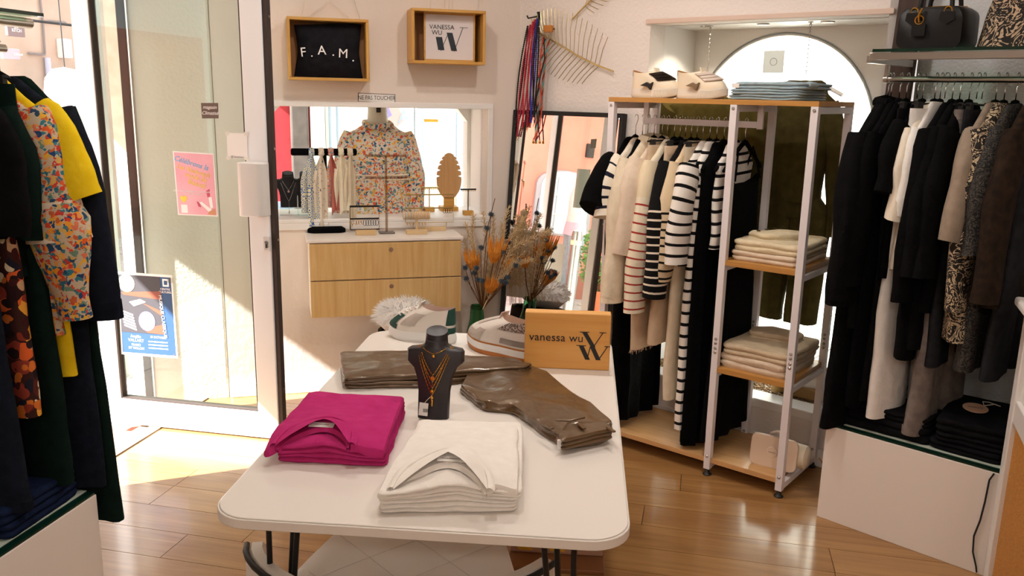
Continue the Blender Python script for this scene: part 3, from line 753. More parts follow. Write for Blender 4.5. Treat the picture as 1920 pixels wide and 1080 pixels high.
MB().loft(bk).build('backrest', m_lea, t)
MB().tube([(r[4][0]+.012*math.cos(math.radians(196+i*148/18)), r[4][1]+.012*math.sin(math.radians(196+i*148/18)), r[4][2]-.004) for i, r in enumerate(bk)], .007, 8).build('back_piping', m_black, t)
for sx in (-1, 1):
    for sy in (-1, 1): MB().tube([(sx*.17, sy*.17, .40), (sx*.22, sy*.22, 0)], [.013, .009], 8).build('leg', m_blackm, t)

# ================================================================== CLOTHES RACK
m_rubber = M('black_foot', '161616', .5)
t = rack = thing('clothes_rack', 'white steel clothes rack with oak shelves and a three shelf tower before the arch', 'rack', RK, 0, 0)
XL, XM, XR, RD, RH = -.574, -.006, .316, .385, 1.6; k = .0145
posts = [(x, y) for x in (XL, XM, XR) for y in (0, RD)]
bolt = MB().lathe([(0, -.0025), (.0065, -.0018), (.0065, .0)], 8, ax=1).mesh('bolt', m_steel)
for x, y in posts:
    p = MB().box(x-k, x+k, y-k, y+k, .03, RH-.02)
    po = p.build('post', m_metalw, t, False, .0015)
    for z in (.56, .578, .60, .618, 1.565, .09): inst(bolt, 'bolt', po, (x, y-k, z))
    MB().lathe([(.018, 0), (.02, .004), (.012, .01), (.008, .03)], 12, (x, y, 0)).build('foot', m_rubber, t)
m_shelf = m_oakl
MB().box(XL-k, XR+k, -k, RD+k, RH-.02, RH).build('top_board', m_oakx, t, False, .001)
MB().box(XL+k, XR-k, -.004, RD, .058, .08).build('bottom_board', m_oakl, t, False, .001)
for z in (.956, .495): MB().box(XM-.005, XR, .002-k, RD, z-.022, z).build('shelf', m_oakx, t, False, .001)
for x in (XL, XM, XR):
    for z in (RH-.034, .045): MB().box(x-.012, x+.012, k, RD-k, z-.013, z+.013).build('side_bar', m_metalw, t, False, .001)
for x in (XM, XR):
    for z in (.92, .46): MB().box(x-.01, x+.01, k, RD-k, z-.012, z+.012).build('side_bar', m_metalw, t, False, .001)
for y in (RD,): MB().box(XL+k, XR-k, y-.01, y+.01, .03, .056).build('base_bar', m_metalw, t, False, .001)
RY, RZ = .19, 1.512
MB().box(XL+.06, XM+.03, RY-.006, RY+.006, RZ-.026, RZ).build('hanging_rail', m_metalw, t, False, .001)
for x in (XL+.06, XM+.03): MB().box(x-.012, x+.012, RY-.007, RY+.007, RZ-.03, RH-.02).build('rail_bracket', m_metalw, t, False, .001)

# ================================================================== SIDE UNITS (white plinth, glass shelf, rails)
def unit(fr, x0, x1, name, label, y0=0, depth=.42, h=.383):
    t = thing(name, label, 'shelf', fr, 0, 0)
    MB().box(x0, x1, y0, y0+depth, 0, h).build('plinth', m_whitem, t, False, .002)
    MB().box(x0+.004, x1-.004, y0+.002, y0+depth, h+.001, h+.008).build('glass_slab', m_glassg, t, False, .001)
    MB().box(x0+.004, x1-.004, y0+.03, y0+depth, h+.0081, h+.0101).build('slab_top', M('pale_green_glass', 'c9d2c4', .2), t, False)
    return t
t = unit(BX, -.003, .62, 'shelf_unit', 'right hand white plinth with glass slab, steel clothes rail and glass shelf above', 0, .48)
MB().box(.01, .62, .02, .42, 1.772, 1.782).build('glass_shelf', m_shelfglass, t, False)
MB().box(.01, .62, .017, .0195, 1.772, 1.782).build('glass_edge', m_glassg, t, False)
MB().box(-.0, .62, .02, .045, 1.745, 1.77).build('shelf_rail', m_steel, t, False, .002)
MB().tube([(.0, .2, 1.684), (.62, .2, 1.684)], .0105, 10).build('clothes_rail', m_steel, t)
MB().box(-.012, .012, .03, .42, 1.735, 1.76).box(-.006, .006, .19, .21, 1.684, 1.75).lathe([(0, 0), (.014, .0), (.014, .014), (0, .014)], 12, (-.008, .2, 1.684), 0).build('bracket', m_steel, t)
t = unit(LW, -2.2, -.609, 'shelf_unit', 'left hand white plinth with glass slab and clothes rail beside the doorway', -.715)
MB().box(-2.2, -.45, -.56, -.1, 1.793, 1.803).build('glass_shelf', m_shelfglass, t, False)
MB().box(-2.2, -.452, -.565, -.561, 1.793, 1.803).build('glass_edge', m_glassg, t, False)
MB().tube([(-2.2, -.5, 1.776), (-.434, -.5, 1.776)], .0155, 12).build('shelf_rail', m_steel, t)
MB().tube([(-2.2, -.48, 1.70), (-.52, -.48, 1.70)], .0125, 12).build('clothes_rail', m_steel, t)
MB().box(-2.2, -.7, -.02, 0, 0, 2).build('back_panel', m_white, t, False)
# cable on the right plinth
bxp = lambda x, y, d=-.006: (BX.pt(x, y, d)[0], d, BX.pt(x, y, d)[1])
cb = MB().tube([bxp(1864, 888), bxp(1855, 900), bxp(1847, 940), bxp(1838, 975), bxp(1826, 1005), bxp(1824, 1035), bxp(1830, 1062), bxp(1831, 1073)], .003, 6).build('power_cable', m_black, None)
at(cb, BX, 0, 0, 0); tag(cb, 'thin black cable hanging down the front of the right white plinth', 'cable')
cb = MB().tube([RK.w(.33, .41, .05), RK.w(.40, .36, .006), RK.w(.46, .30, .004), RK.w(.52, .34, .004), BX.w(-.02, .12, .004)], .003, 6).build('floor_cable', M('orange_cable', 'd08a4c', .5), None)
tag(cb, 'thin orange cable on the floor between rack foot and right white plinth', 'cable')
# counter end with cane inset
CP = Fr((1.645, 2.66), -111.5)
t = thing('sales_counter', 'white panelled counter end with a woven orange cane inset at the right edge', 'counter', CP, 0, 0)
m_cane = NT('woven_cane'); co = m_cane.coord(scale=(1, 1, 1)); wv = m_cane.new('ShaderNodeTexWave'); wv.inputs['Scale'].default_value = 60; wv.inputs['Distortion'].default_value = 6; wv.inputs['Detail'].default_value = 3; wv.inputs['Detail Scale'].default_value = 3
m_cane.link(co, wv.inputs['Vector']); nz = m_cane.noise(co, 160, 3).outputs[0]; f = m_cane.math('ADD', m_cane.math('MULTIPLY', wv.outputs[0], .4), m_cane.math('MULTIPLY', nz, .6))
m_cane.col(m_cane.ramp(f, [(.3, 'b26f25'), (.65, 'e0a04e')])); m_cane.bump(f, .5, .006); m_cane.set(Roughness=.75)
MB().box(0, .062, 0, .03, 0, .985).build('stile', m_white, t, False, .004)
MB().box(.062, .9, .004, .026, .60, .675).build('rail', m_white, t, False, .004)
MB().box(.062, .9, .016, .022, .675, .95).build('upper_panel', m_white, t, False)
MB().box(.062, .9, .016, .022, 0, .60).build('cane_inset', m_cane.m, t, False)
MB().box(-.02, .95, -.03, .55, .972, 1.0).build('counter_top', m_white, t, False, .008)
MB().box(.0, .9, .03, .5, 0, .97).build('carcass', m_white, t, False)
# ================================================================== GARMENTS ON HANGERS
def hook_path(): return [(0, 0, -.075), (0, 0, -.035), (0, .010, -.022), (0, .017, -.008), (0, .014, .008), (0, .004, .0135), (0, -.006, .012), (0, -.012, .004)]
def hang_mesh():
    h = MB().tube(hook_path(), .0019, 5).mesh('hook', m_chrome)
    pts = [(0, y, -.084-.118*(abs(y)/.19)**1.15) for y in (-.185, -.165, -.13, -.08, -.03, 0, .03, .08, .13, .165, .185)]
    a = MB().tube(pts, [.008, .009, .009, .009, .011, .014, .011, .009, .009, .009, .008], 6, fx=.7).mesh('hanger_arms', m_velvet)
    b = MB().tube([(0, -.17, -.095), (0, .17, -.095)], .004, 6).mesh('hanger_bar', m_blackm)
    c = MB().box(-.008, .008, -.014, .014, -.135, -.088).mesh('clip', m_black, False)
    return h, a, b, c
H_HOOK, H_ARM, H_BAR, H_CLIP = hang_mesh()
def hanger(fr, x, y, z, rz, short, clip, grp):
    t = thing('clothes_hanger', ('black clip hanger' if clip else 'black velvet hanger')+' holding the '+short, 'hanger', fr, x, y, z, rz, grp)
    inst(H_HOOK, 'hook', t)
    if clip:
        inst(H_BAR, 'bar', t)
        for s in (-1, 1): inst(H_CLIP, 'clip', t, (0, s*clip, 0))
    else: inst(H_ARM, 'arms', t)
    return t
def ringp(n, hy, hx, cy, cx, z, e=.75, fold=0, k=5, ph=0):
    R = []
    for j in range(n):
        a = 2*PI*j/n; c, s = math.cos(a), math.sin(a)
        f = 1+fold*math.sin(k*math.copysign(abs(c)**.9, c)*1.7+ph+(1.3 if s > 0 else 0))
        R.append((cx+math.copysign(abs(s)**.85, s)*hx*f, cy+math.copysign(abs(c)**e, c)*hy, z))
    return R
SEED = [0]
def sleeve(o, hw, s, ln, r0, r1, mat, drop=-.19, out=.05, fwd=0, flat=.55, cuff=None, balloon=0, v0=0):
    P = []; rr = []; N = 11
    for i in range(N):
        v = i/(N-1); z = drop+.01-ln*v*(.97); y = s*(hw-.045+min(1, v*3)*.045+out*v); P.append((fwd*v*v+.006*math.sin(5*v+SEED[0]), y, z))
        r = r0+(r1-r0)*v+.004*math.sin(v*11+SEED[0])+balloon*math.sin(PI*min(1, v*1.05))**2*(v > .4)
        if i == 0: r = r0*.9
        rr.append(r)
    m = MB().tube(P, rr, 14, fx=1/flat if False else 1, up=(1, 0, 0))
    # flatten along the rail
    m.v = [V((p.x*flat, p.y, p.z)) for p in m.v]
    m.wob(.006, 9, SEED[0]); ob = m.build('sleeve', mat, o)
    if cuff:
        q = MB().tube([(fwd*flat, s*(hw+out*.97), drop-ln*.9), (fwd*flat, s*(hw+out), drop-ln*.99)], [r1*1.02, r1*1.04], 14, up=(1, 0, 0))
        q.v = [V((p.x*flat*1.05, p.y, p.z)) for p in q.v]; q.build('cuff', cuff, o)
    return ob
def top(fr, x, y, z, name, label, short, cat, mat, L=.65, hw=.21, hem=1.02, th=.024, sl=None, smat=None, fold=.25, k=5, rz=0, grp='', neck=.075, cuff=None, drop=.135, frill=None, waist=1, out=.05, flat=.55, r=(.075, .06), balloon=0, fwd=0, v0=0, hang=True, collar=None):
    SEED[0] += 1; sd = SEED[0]
    o = thing(name, label, cat, fr, x, y, z, rz)
    if grp: o['group'] = grp
    n = 28; R = []
    R.append(ringp(n, neck, th*.5, 0, 0, -.088)); R.append(ringp(n, neck*1.25, th*.7, 0, 0, -.098))
    R.append(ringp(n, hw*.68, th*.9, 0, 0, -.098-drop*.36)); R.append(ringp(n, hw*.93, th, 0, 0, -.098-drop*.62)); R.append(ringp(n, hw*.985, th, 0, 0, -.098-drop*.8))
    N = 11
    for i in range(N+1):
        v = i/N; zz = -.098-drop-.01-(L-.1-drop)*v
        w_ = hw*(.95+(hem-.95)*v) * (1-(1-waist)*math.sin(PI*min(1, v*1.5))*(v < .67))
        R.append(ringp(n, w_, th*(1.05+.35*v), 0, .004*math.sin(v*6+sd), zz, fold=fold*min(1, .15+v), k=k, ph=sd))
    MB().loft(R, True, False, True).wob(.0055, 8, sd).build('body', mat, o)
    if collar:
        MB().tube([(th*.7, -neck*1.1, -.098), (th*.9, -neck*.4, -.105), (th*.9, neck*.4, -.105), (th*.7, neck*1.1, -.098), (-th*.7, neck*1.1, -.09), (-th*.8, 0, -.082), (-th*.7, -neck*1.1, -.09), (th*.7, -neck*1.1, -.098)], .011, 8, fx=1.6).build('collar', collar, o)
    if sl:
        for s in (-1, 1): sleeve(o, hw, s, sl, r[0], r[1], smat or mat, -.098-drop*.75, out, fwd, flat, cuff, balloon)
    if frill:
        for zz in frill[1]:
            q = MB(); w_ = hw*1.03; q.loft([ringp(n, w_*f, th*1.5*f, 0, 0, zz-d_, fold=.2, k=9) for f, d_ in ((.98, 0), (1.05, .012), (1.0, .026))], True, False, False); q.build('lace_trim', frill[0], o)
    if hang: hanger(fr, x, y, z, rz, short, 0, 'hangers '+(grp or 'on a rail'))
    return o
def bottoms(fr, x, y, z, name, label, short, cat, mat, L=1.1, hy=.17, legs=2, flare=1.0, th=.022, rz=0, grp='', fray=None, hemband=None, fold=.2, k=5):
    SEED[0] += 1; sd = SEED[0]; o = thing(name, label, cat, fr, x, y, z, rz)
    if grp: o['group'] = grp
    z0 = -.115; n = 24
    if legs == 1:
        R = [ringp(n, hy*(.9+(flare-.9)*v), th*(.8+.5*v), 0, 0, z0-(L-.115)*v, fold=fold*min(1, .1+v), k=k, ph=sd) for v in (i/12 for i in range(13))]
        MB().loft(R).wob(.006, 8, sd).build('skirt_body', mat, o)
    else:
        R = [ringp(n, hy*(.88+.12*v), th*(.9+.2*v), 0, 0, z0-.26*v, fold=.1, ph=sd) for v in (i/4 for i in range(5))]
        MB().loft(R).wob(.003, 8, sd).build('hip', mat, o)
        for s in (-1, 1):
            R = []
            for i in range(12):
                v = i/11; hw = hy*(.50+(.5*flare-.5)*v); R.append(ringp(n, hw, th*(1.0+.1*v), s*hy*.5+s*.02*v, .008*math.sin(v*4+sd)*s, z0-.24-(L-.355)*v, fold=fold*.7, k=3, ph=sd+s))
            MB().loft(R).wob(.006, 7, sd+s).build('leg', mat, o)
            if hemband: MB().loft([ringp(n, hy*.5*flare*1.02, th*1.16, s*hy*.5+s*.02, .008*math.sin(4+sd)*s, -L-.002+d_) for d_ in (0, .03)]).build('hem', hemband, o)
            if fray:
                q = MB()
                for i in range(60):
                    a = rnd.random()*2*PI; yy = s*hy*.5+s*.02+math.cos(a)*hy*.48*flare; xx = math.sin(a)*th; q.tube([(xx, yy, -L+.005), (xx+rnd.uniform(-.006, .006), yy+rnd.uniform(-.008, .008), -L-rnd.uniform(.006, .022))], .0011, 3)
                q2 = q.build('frayed_hem', mat, o); q2['kind'] = 'stuff'
    MB().loft([ringp(n, hy*.90, th*.98, 0, 0, z0+d_) for d_ in (.004, -.03)]).build('waistband', mat, o)
    hanger(fr, x, y, z, rz, short, hy*.7, 'hangers '+(grp or 'on a rail'))
    return o
# ---- cloth
f_black = fabric('black_jersey', '070708', '0b0b0c'); f_black2 = fabric('black_woven', '09090a', '0f0f10', wr=20); f_blackp = fabric('black_pleat', '050506', wr=30)
f_ecru = fabric('ecru_denim', 'dccbb0', 'e6d8c0'); f_pale = fabric('pale_pink_linen', 'd9c4ae', 'e2d0bc'); f_beige = fabric('beige_cotton', 'd6bea2', 'dfc9ae')
f_cream = fabric('cream_cotton', 'e6dac6', 'ede3d2'); f_white = fabric('white_cotton', 'e9e4de', 'f1ede8')
f_grey = fabric('washed_grey_denim', '6d6460', '857b74', wr=20); f_dgrey = fabric('dark_grey_denim', '1e1f22', '2a2b2e'); f_taupe = fabric('taupe_knit', '8d7f70', 'a08f7e')
f_brown = fabric('worn_black_denim', '1f1916', '35291f', wr=22); f_navy = fabric('navy_denim', '12161f', '1b202c', wr=20); f_navy2 = fabric('dark_navy_denim', '0e1119', '171b26')
f_green = fabric('bottle_green', '0c1a16', '10221c'); f_yell = fabric('yellow_viscose', 'e8c315', 'f0cf2a', wr=12)
def sheer(name, a, b, k=.35, **kw):
    m = fabric(name, a, b, **kw); t = m.node_tree; pb = t.nodes['Principled BSDF']; tr = t.nodes.new('ShaderNodeBsdfTranslucent'); mx = t.nodes.new('ShaderNodeMixShader'); mx.inputs[0].default_value = k
    if pb.inputs['Base Color'].links: t.links.new(pb.inputs['Base Color'].links[0].from_socket, tr.inputs[0])
    t.links.new(pb.outputs[0], mx.inputs[1]); t.links.new(tr.outputs[0], mx.inputs[2]); t.links.new(mx.outputs[0], t.nodes['Material Output'].inputs[0]); return m
f_olive = sheer('olive_viscose', '4f4627', '5e5430', .3, wr=9, wst=.6)
s_red = stripes('cream_red_stripe', 'e8dcc4', 'a53a30', .037, .2, .16, base2='e4d3b4')
s_redb = stripes('cream_red_stripe_body', 'e8dcc4', 'a53a30', .037, .2, .3)
s_bw = stripes('black_white_stripe', '0d0d0e', 'e6d8c6', .034, .24, .19)
s_bwb = stripes('black_white_stripe_body', '0d0d0e', 'e6d8c6', .034, .24, .3)
s_sand = stripes('sand_black_stripe', 'dcc6a4', '17140f', .034, .28, .2)
s_wb = stripes('white_black_stripe', 'ece6de', '0f0f10', .047, .27, .0)
s_wb2 = stripes('white_black_stripe_body', 'ece6de', '0f0f10', .05, .28, .04)
s_navy = stripes('cream_navy_stripe', 'e9dfcd', '1c1c2c', .045, .3, .05)
p_floral = floral('floral_print', 'c8b79c', [['e8642e', 'f0a030', '2f6f80', 'c9413a', '2b4a66', 'e07a58', '6f8f7a', 'e8b23c'], ['d94a30', '3b7f90', 'eaa050', '274a78', 'c8643c', 'c8b79c', 'd8b060']], 58, .6)
p_multi = floral('autumn_print', '3a1d1a', [['d9602a', '2a1214', 'c9a07a', '5a241c', 'e8a33a', '1c1c2a', '8f3a2c'], ['e0d0b0', '401818', 'd0702c', '241418', '8a3524']], 24, .6)
def zebra(name, a, b, sc=26):
    t = NT(name); t.set(Roughness=.85); co = t.coord(); nz = t.noise(co, sc, 3, .6, 1.6).outputs[0]
    wv = t.math('SINE', t.math('MULTIPLY', nz, 42)); t.col(t.ramp(wv, [(.0, a), (.42, b)], True)); t.bump(t.noise(co, 15, 4).outputs[0], .3, .02); return t.m
p_zebra = zebra('black_cream_print', '17120f', 'cbb696', 20); p_zebra2 = zebra('black_grey_print', '0d0d0d', '4a443e', 30)

# ---- rack (rail before the arch)
G1 = 'on the rack rail'
def rx(px): return RK.pt(px, 224, RY)[0]
def rk(px): return (RK, rx(px), RY, RZ)
top(*rk(1193), 'short_sleeved_shirt', 'black short sleeved top with wide sleeve, first on the rack beside the mirror', 'black first top', 'top', f_black, .60, .21, sl=.20, r=(.085, .10), out=.10, grp=G1, drop=.15)
top(*rk(1206), 'striped_shirt', 'cream short sleeved top with navy bands on the sleeve, second on the rack', 'cream navy banded top', 'top', f_cream, .62, .215, sl=.25, smat=s_navy, r=(.075, .085), out=.05, grp=G1)
top(*rk(1216), 'long_dress', 'long plain black dress reaching the board at the mirror end of the rack', 'long black dress at the mirror end', 'dress', f_blackp, 1.385, .18, 1.12, .038, fold=.4, k=9, grp=G1)
top(*rk(1228), 'denim_jacket', 'ecru denim jacket with long buttoned cuff at the mirror end of the rack', 'ecru denim jacket', 'jacket', f_ecru, .66, .225, 1.04, .03, sl=.60, r=(.09, .066), out=.07, cuff=f_ecru, grp=G1, collar=f_ecru, flat=.62)
top(*rk(1243), 'overshirt', 'pale pinkish overshirt with elbow length sleeves on the rack', 'pale pinkish overshirt', 'shirt', f_pale, .62, .215, 1.02, .026, sl=.40, r=(.085, .085), grp=G1, flat=.6)
bottoms(*rk(1253), 'wide_trousers', 'beige wide trousers with frayed white hem clipped on the rack', 'beige frayed wide trousers', 'trousers', f_beige, 1.02, .18, 2, 1.25, .024, grp=G1, fray=True)
top(*rk(1266), 'striped_sweater', 'cream sweater with thin red stripes on the rack', 'red striped cream sweater', 'sweater', s_redb, .62, .215, 1.0, .026, sl=.66, smat=s_red, r=(.078, .066), out=.05, grp=G1, flat=.62)
top(*rk(1277), 'knit_vest', 'plain black knitted vest between red striped and black striped sweaters', 'plain black knitted vest', 'vest', f_black, .60, .20, 1.0, .026, grp=G1)
bottoms(*rk(1287), 'denim_skirt', 'beige denim skirt with ragged hem clipped on the rack', 'beige ragged denim skirt', 'skirt', f_beige, .98, .19, 1, 1.12, .03, grp=G1)
top(*rk(1298), 'striped_sweater', 'black sweater with narrow cream stripes and plain black shoulders', 'black sweater with cream stripes', 'sweater', s_bwb, .66, .21, 1.0, .026, sl=.58, smat=s_bw, r=(.078, .066), out=.045, grp=G1, flat=.66)
top(*rk(1309), 'striped_sweater', 'sand coloured sweater with fine black stripes behind the black striped one', 'sand sweater with fine black stripes', 'sweater', s_sand, .64, .205, 1.0, .024, sl=.50, smat=s_sand, r=(.07, .06), out=.03, grp=G1)
bottoms(*rk(1320), 'straight_trousers', 'ecru straight long trousers clipped near the middle post of the rack', 'ecru straight long trousers', 'trousers', f_ecru, 1.22, .18, 2, 1.05, .022, grp=G1)
top(*rk(1333), 'striped_sweater', 'white sweater with bold black stripes and wide sleeve beside the middle post', 'white sweater with bold black stripes', 'sweater', s_wb2,   .60, .21, 1.0, .026, sl=.42, smat=s_wb, r=(.07, .07), out=.02, grp=G1, flat=.62)
top(*rk(1346), 'striped_dress', 'long white dress with black stripes and rippled hem beside the middle post', 'long striped dress', 'dress', s_wb2, 1.34, .18, 1.08, .032, fold=.35, k=7, grp=G1)
top(*rk(1360), 'long_dress', 'long pleated black dress hanging behind the middle post of the rack', 'long pleated black dress', 'dress', f_blackp, 1.40, .18, 1.1, .036, fold=.4, k=11, grp=G1)
top(*rk(1384), 'striped_shirt', 'white top with black stripes facing the tower, last but one on the rack', 'striped top facing the tower', 'top', s_wb2, .52, .175, .95, .022, grp=G1, drop=.11)
sd_ = thing('slip_dress', 'black strap dress with pointed neckline hung last on the rack', 'dress', RK, rx(1398), RY, RZ); sd_['group'] = G1
R = []
for i in range(14):
    v = i/13; w_ = .14+.07*v; q = []
    for (x_, y_, z_) in ringp(28, w_, .026+.016*v, 0, 0, 0, fold=.3*min(1, v*1.5), k=8, ph=3): q.append((x_+.012, y_, -.22-.22*(1-min(1, abs(y_)/.14))*(1-v)**2-1.14*v))
    R.append(q)
MB().loft(R).wob(.005, 8, 61).build('body', f_black, sd_)
for s_ in (-1, 1): MB().tube([(.03, s_*.125, -.24), (.022, s_*.10, -.16), (.012, s_*.075, -.105), (-.02, s_*.09, -.2)], .005, 6).build('strap', f_black, sd_)
hanger(RK, rx(1400), RY, RZ, 0, 'black strap dress', 0, 'hangers '+G1)

# ---- right shelf unit
G2 = 'on the right rail'; BRY, BRZ = .2, 1.694
def bk_(px): return (BX, max(.012, BX.pt(px, 147, BRY)[0]), BRY, BRZ)
top(*bk_(1662), 'long_coat', 'long black coat hanging first on the right rail beside the dark strip', 'first long black coat', 'coat', f_black2, 1.30, .235, 1.08, .034, sl=.62, r=(.085, .065), out=.02, grp=G2, flat=.6, drop=.17)
top(*bk_(1674), 'shirt_jacket', 'matte black shirt jacket with chest button, second on the right rail', 'matte black shirt jacket', 'jacket', f_black2, .92, .235, 1.05, .03, sl=.60, r=(.085, .065), out=.03, grp=G2, collar=f_black2, drop=.17)
top(*bk_(1690), 'blouse', 'loose black blouse, third on the right rail', 'third loose black blouse', 'blouse', f_black, .90, .225, 1.05, .028, sl=.55, out=.02, grp=G2, drop=.16)
top(*bk_(1703), 'long_dress', 'narrow long black dress, fourth on the right rail', 'fourth narrow black dress', 'dress', f_blackp, 1.20, .21, 1.1, .028, grp=G2)
bottoms(*bk_(1724), 'black_trousers', 'black trousers on a clip hanger left of the cream shirts', 'black clipped trousers', 'trousers', f_black2, 1.18, .18, 2, 1.1, .022, grp=G2)
top(*bk_(1734), 'black_shirt', 'black round neck shirt with pale neck label on the right rail', 'black round neck shirt', 'shirt', f_black, .70, .205, 1.0, .022, sl=.22, grp=G2)
top(*bk_(1757), 'cream_shirt', 'cream short sleeved shirt on the right rail, left of its white twin', 'cream short sleeved shirt', 'shirt', f_cream, .66, .215, 1.0, .022, sl=.30, r=(.06, .062), out=.02, grp=G2, drop=.15)
top(*bk_(1767), 'white_shirt', 'white short sleeved shirt on the right rail, right of the cream one', 'white short sleeved shirt', 'shirt', f_white, .68, .21, 1.0, .022, sl=.28, r=(.06, .062), out=.02, grp=G2, drop=.15)
bottoms(*bk_(1776), 'white_jeans', 'long white jeans hanging below the white shirts on the right rail', 'long white jeans', 'jeans', f_white, 1.24, .19, 2, 1.06, .026, grp=G2, rz=-18)
top(*bk_(1790), 'black_sweater', 'black long sweater just right of the white shirts', 'black long sweater', 'sweater', f_black, .98, .225, 1.0, .028, sl=.6, out=.02, grp=G2)
top(*bk_(1804), 'black_tunic', 'black tunic in the middle of the right rail', 'middle black tunic', 'tunic', f_black2, .94, .215, 1.0, .028, sl=.5, grp=G2)
top(*bk_(1822), 'black_jacket', 'black jacket with rounded shoulder left of the grey jeans', 'black jacket by the grey jeans', 'jacket', f_black2, .80, .205, 1.0, .03, sl=.5, r=(.08, .06), grp=G2)
bottoms(*bk_(1836), 'flared_jeans', 'washed grey flared jeans with stitched hem on the right rail', 'washed grey flared jeans', 'jeans', f_grey, 1.27, .15, 2, 1.2, .034, grp=G2, hemband=f_grey, rz=-6)
bottoms(*bk_(1846), 'dark_jeans', 'dark charcoal jeans behind the washed grey flared pair', 'dark charcoal jeans', 'jeans', f_dgrey, 1.0, .17, 2, 1.0, .022, grp=G2)
top(*bk_(1872), 'cardigan', 'taupe knitted cardigan with draped sleeve on the right rail', 'taupe cardigan', 'cardigan', f_taupe, .62, .21, 1.0, .024, sl=.36, r=(.07, .07), grp=G2)
top(*bk_(1888), 'printed_blouse', 'black and cream brushstroke print blouse on the right rail', 'brushstroke print blouse', 'blouse', p_zebra, .88, .215, 1.08, .034, sl=.60, r=(.085, .06), out=.0, grp=G2)
top(*bk_(1910), 'printed_shirt', 'black shirt with faint grey print right of the brushstroke blouse', 'faintly printed black shirt', 'shirt', p_zebra2, .98, .205, 1.0, .028, sl=.4, grp=G2)
top(*bk_(1948), 'denim_jacket', 'faded brown black denim jacket with double stitched hem at the right picture edge', 'faded dark denim jacket', 'jacket', f_brown, .74, .22, 1.08, .036, sl=.55, r=(.085, .07), grp=G2)
bottoms(*bk_(1966), 'black_jeans', 'black jeans with ragged hem hanging last on the right rail', 'ragged black jeans', 'jeans', f_dgrey, 1.0, .19, 2, 1.15, .026, grp=G2)

# ---- left shelf unit
G3 = 'on the left rail'; LRY, LRZ = -.48, 1.7125
m_lace = fabric('cream_lace', 'd9c8b0', 'e6d9c4')
def lk_(x): return (LW, x, LRY, LRZ)
top(*lk_(-.545), 'long_dress', 'very long bottle green dress hanging last on the left rail nearest the door', 'bottle green long dress', 'dress', f_green, 1.43, .21, 1.32, .036, sl=.60, r=(.08, .062), out=.035, grp=G3, fold=.35)
top(*lk_(-.585), 'denim_dress', 'navy denim dress with turned up cuff on the left rail', 'navy denim dress', 'dress', f_navy, 1.30, .225, 1.15, .034, sl=.58, r=(.085, .07), out=.06, cuff=f_navy2, grp=G3, fold=.3, flat=.6)
top(*lk_(-.64), 'yellow_dress', 'bright yellow short sleeved dress on the left rail', 'bright yellow dress', 'dress', f_yell, .93, .215, 1.08, .03, sl=.24, r=(.07, .085), out=.07, grp=G3, flat=.62)
fl = top(*lk_(-.675), 'floral_blouse', 'multicolour floral blouse with lace bands and gathered cuff on the left rail', 'floral blouse with lace', 'blouse', p_floral, .80, .215, 1.05, .032, sl=.58, r=(.085, .052), out=.06, grp=G3, balloon=.03, collar=p_floral, flat=.66)
for v, r_ in ((.40, .082), (.56, .094)):
    q = MB().tube([(0, -(.215+.05*v), -.2-.56*v), (0, -(.215+.05*v+.002), -.2-.56*v-.018)], [r_, r_*1.03], 16, up=(1, 0, 0)); q.v = [V((p.x*.7, p.y, p.z)) for p in q.v]; q.build('lace_trim', m_lace, fl)
bottoms(*lk_(-.705), 'wide_trousers', 'bottle green wide trousers clipped on the left rail', 'bottle green wide trousers', 'trousers', f_green, 1.25, .20, 2, 1.2, .03, grp=G3)
top(*lk_(-.74), 'short_sleeved_shirt', 'very dark green top with wide short sleeve just left of the floral blouse', 'very dark green top', 'top', f_green, .62, .185, 1.02, .03, sl=.34, r=(.075, .075), out=-.01, grp=G3, flat=.6)
top(*lk_(-.785), 'printed_dress', 'rust and cream leaf printed dress at the left picture edge', 'rust leaf printed dress', 'dress', p_multi, 1.0, .20, 1.12, .034, sl=None, grp=G3)
top(*lk_(-.82), 'black_shirt', 'black short sleeved shirt over the rust leaf printed dress at the left picture edge', 'black shirt at the left edge', 'shirt', f_black, .50, .20, 1.05, .036, sl=.32, r=(.08, .08), out=.0, grp=G3, flat=.62)
bottoms(*lk_(-.875), 'denim_trousers', 'dark indigo jeans with stitched hem at the left picture edge', 'dark indigo jeans', 'jeans', f_navy, 1.25, .20, 2, 1.15, .034, grp=G3, hemband=f_navy2)
# ================================================================== FOLDED THINGS, SHOES, TABLE DISPLAY
def foldslab(parent, name, poly, z0, t, mat, layers=2, seed=1, inset=.007, wob=.004, crown=.006, r=.018, topfn=None):
    P = rpoly(poly, r, 4, 6); cx = sum(p[0] for p in P)/len(P); cy = sum(p[1] for p in P)/len(P)
    ext = max(max(abs(p[0]-cx), abs(p[1]-cy)) for p in P)
    def ring(ins, z, fr=False):
        s = 1-ins/ext; R = []
        for x, y in P:
            n = noise.noise(V((x*22, y*22, seed*5+z*60)))*wob
            R.append((cx+(x-cx)*s+n, cy+(y-cy)*s+n, z+(noise.noise(V((x*14, y*14, seed*3.1)))*wob*.6 if z > z0+.002 else 0)))
        return R
    R = [ring(.006, z0)]
    for l in range(layers):
        a = z0+t*l/layers; b = z0+t*(l+1)/layers; h = b-a
        R += [ring(.001, a+h*.28), ring(0, a+h*.5), ring(.001, a+h*.75)]
        if l < layers-1: R.append(ring(inset, b-h*.02))
    R += [ring(.006, z0+t)]
    for f in (.9, .75, .6, .45, .3, .15, .02):
        q = []
        for x, y in P:
            xx, yy = cx+(x-cx)*f, cy+(y-cy)*f
            zz = z0+t+crown*(1-f)+noise.noise(V((xx*16, yy*16, seed*7.7)))*wob
            q.append((xx, yy, zz+(topfn(xx, yy) if topfn else 0)))
        R.append(q)
    return MB().loft(R).build(name, mat, parent)
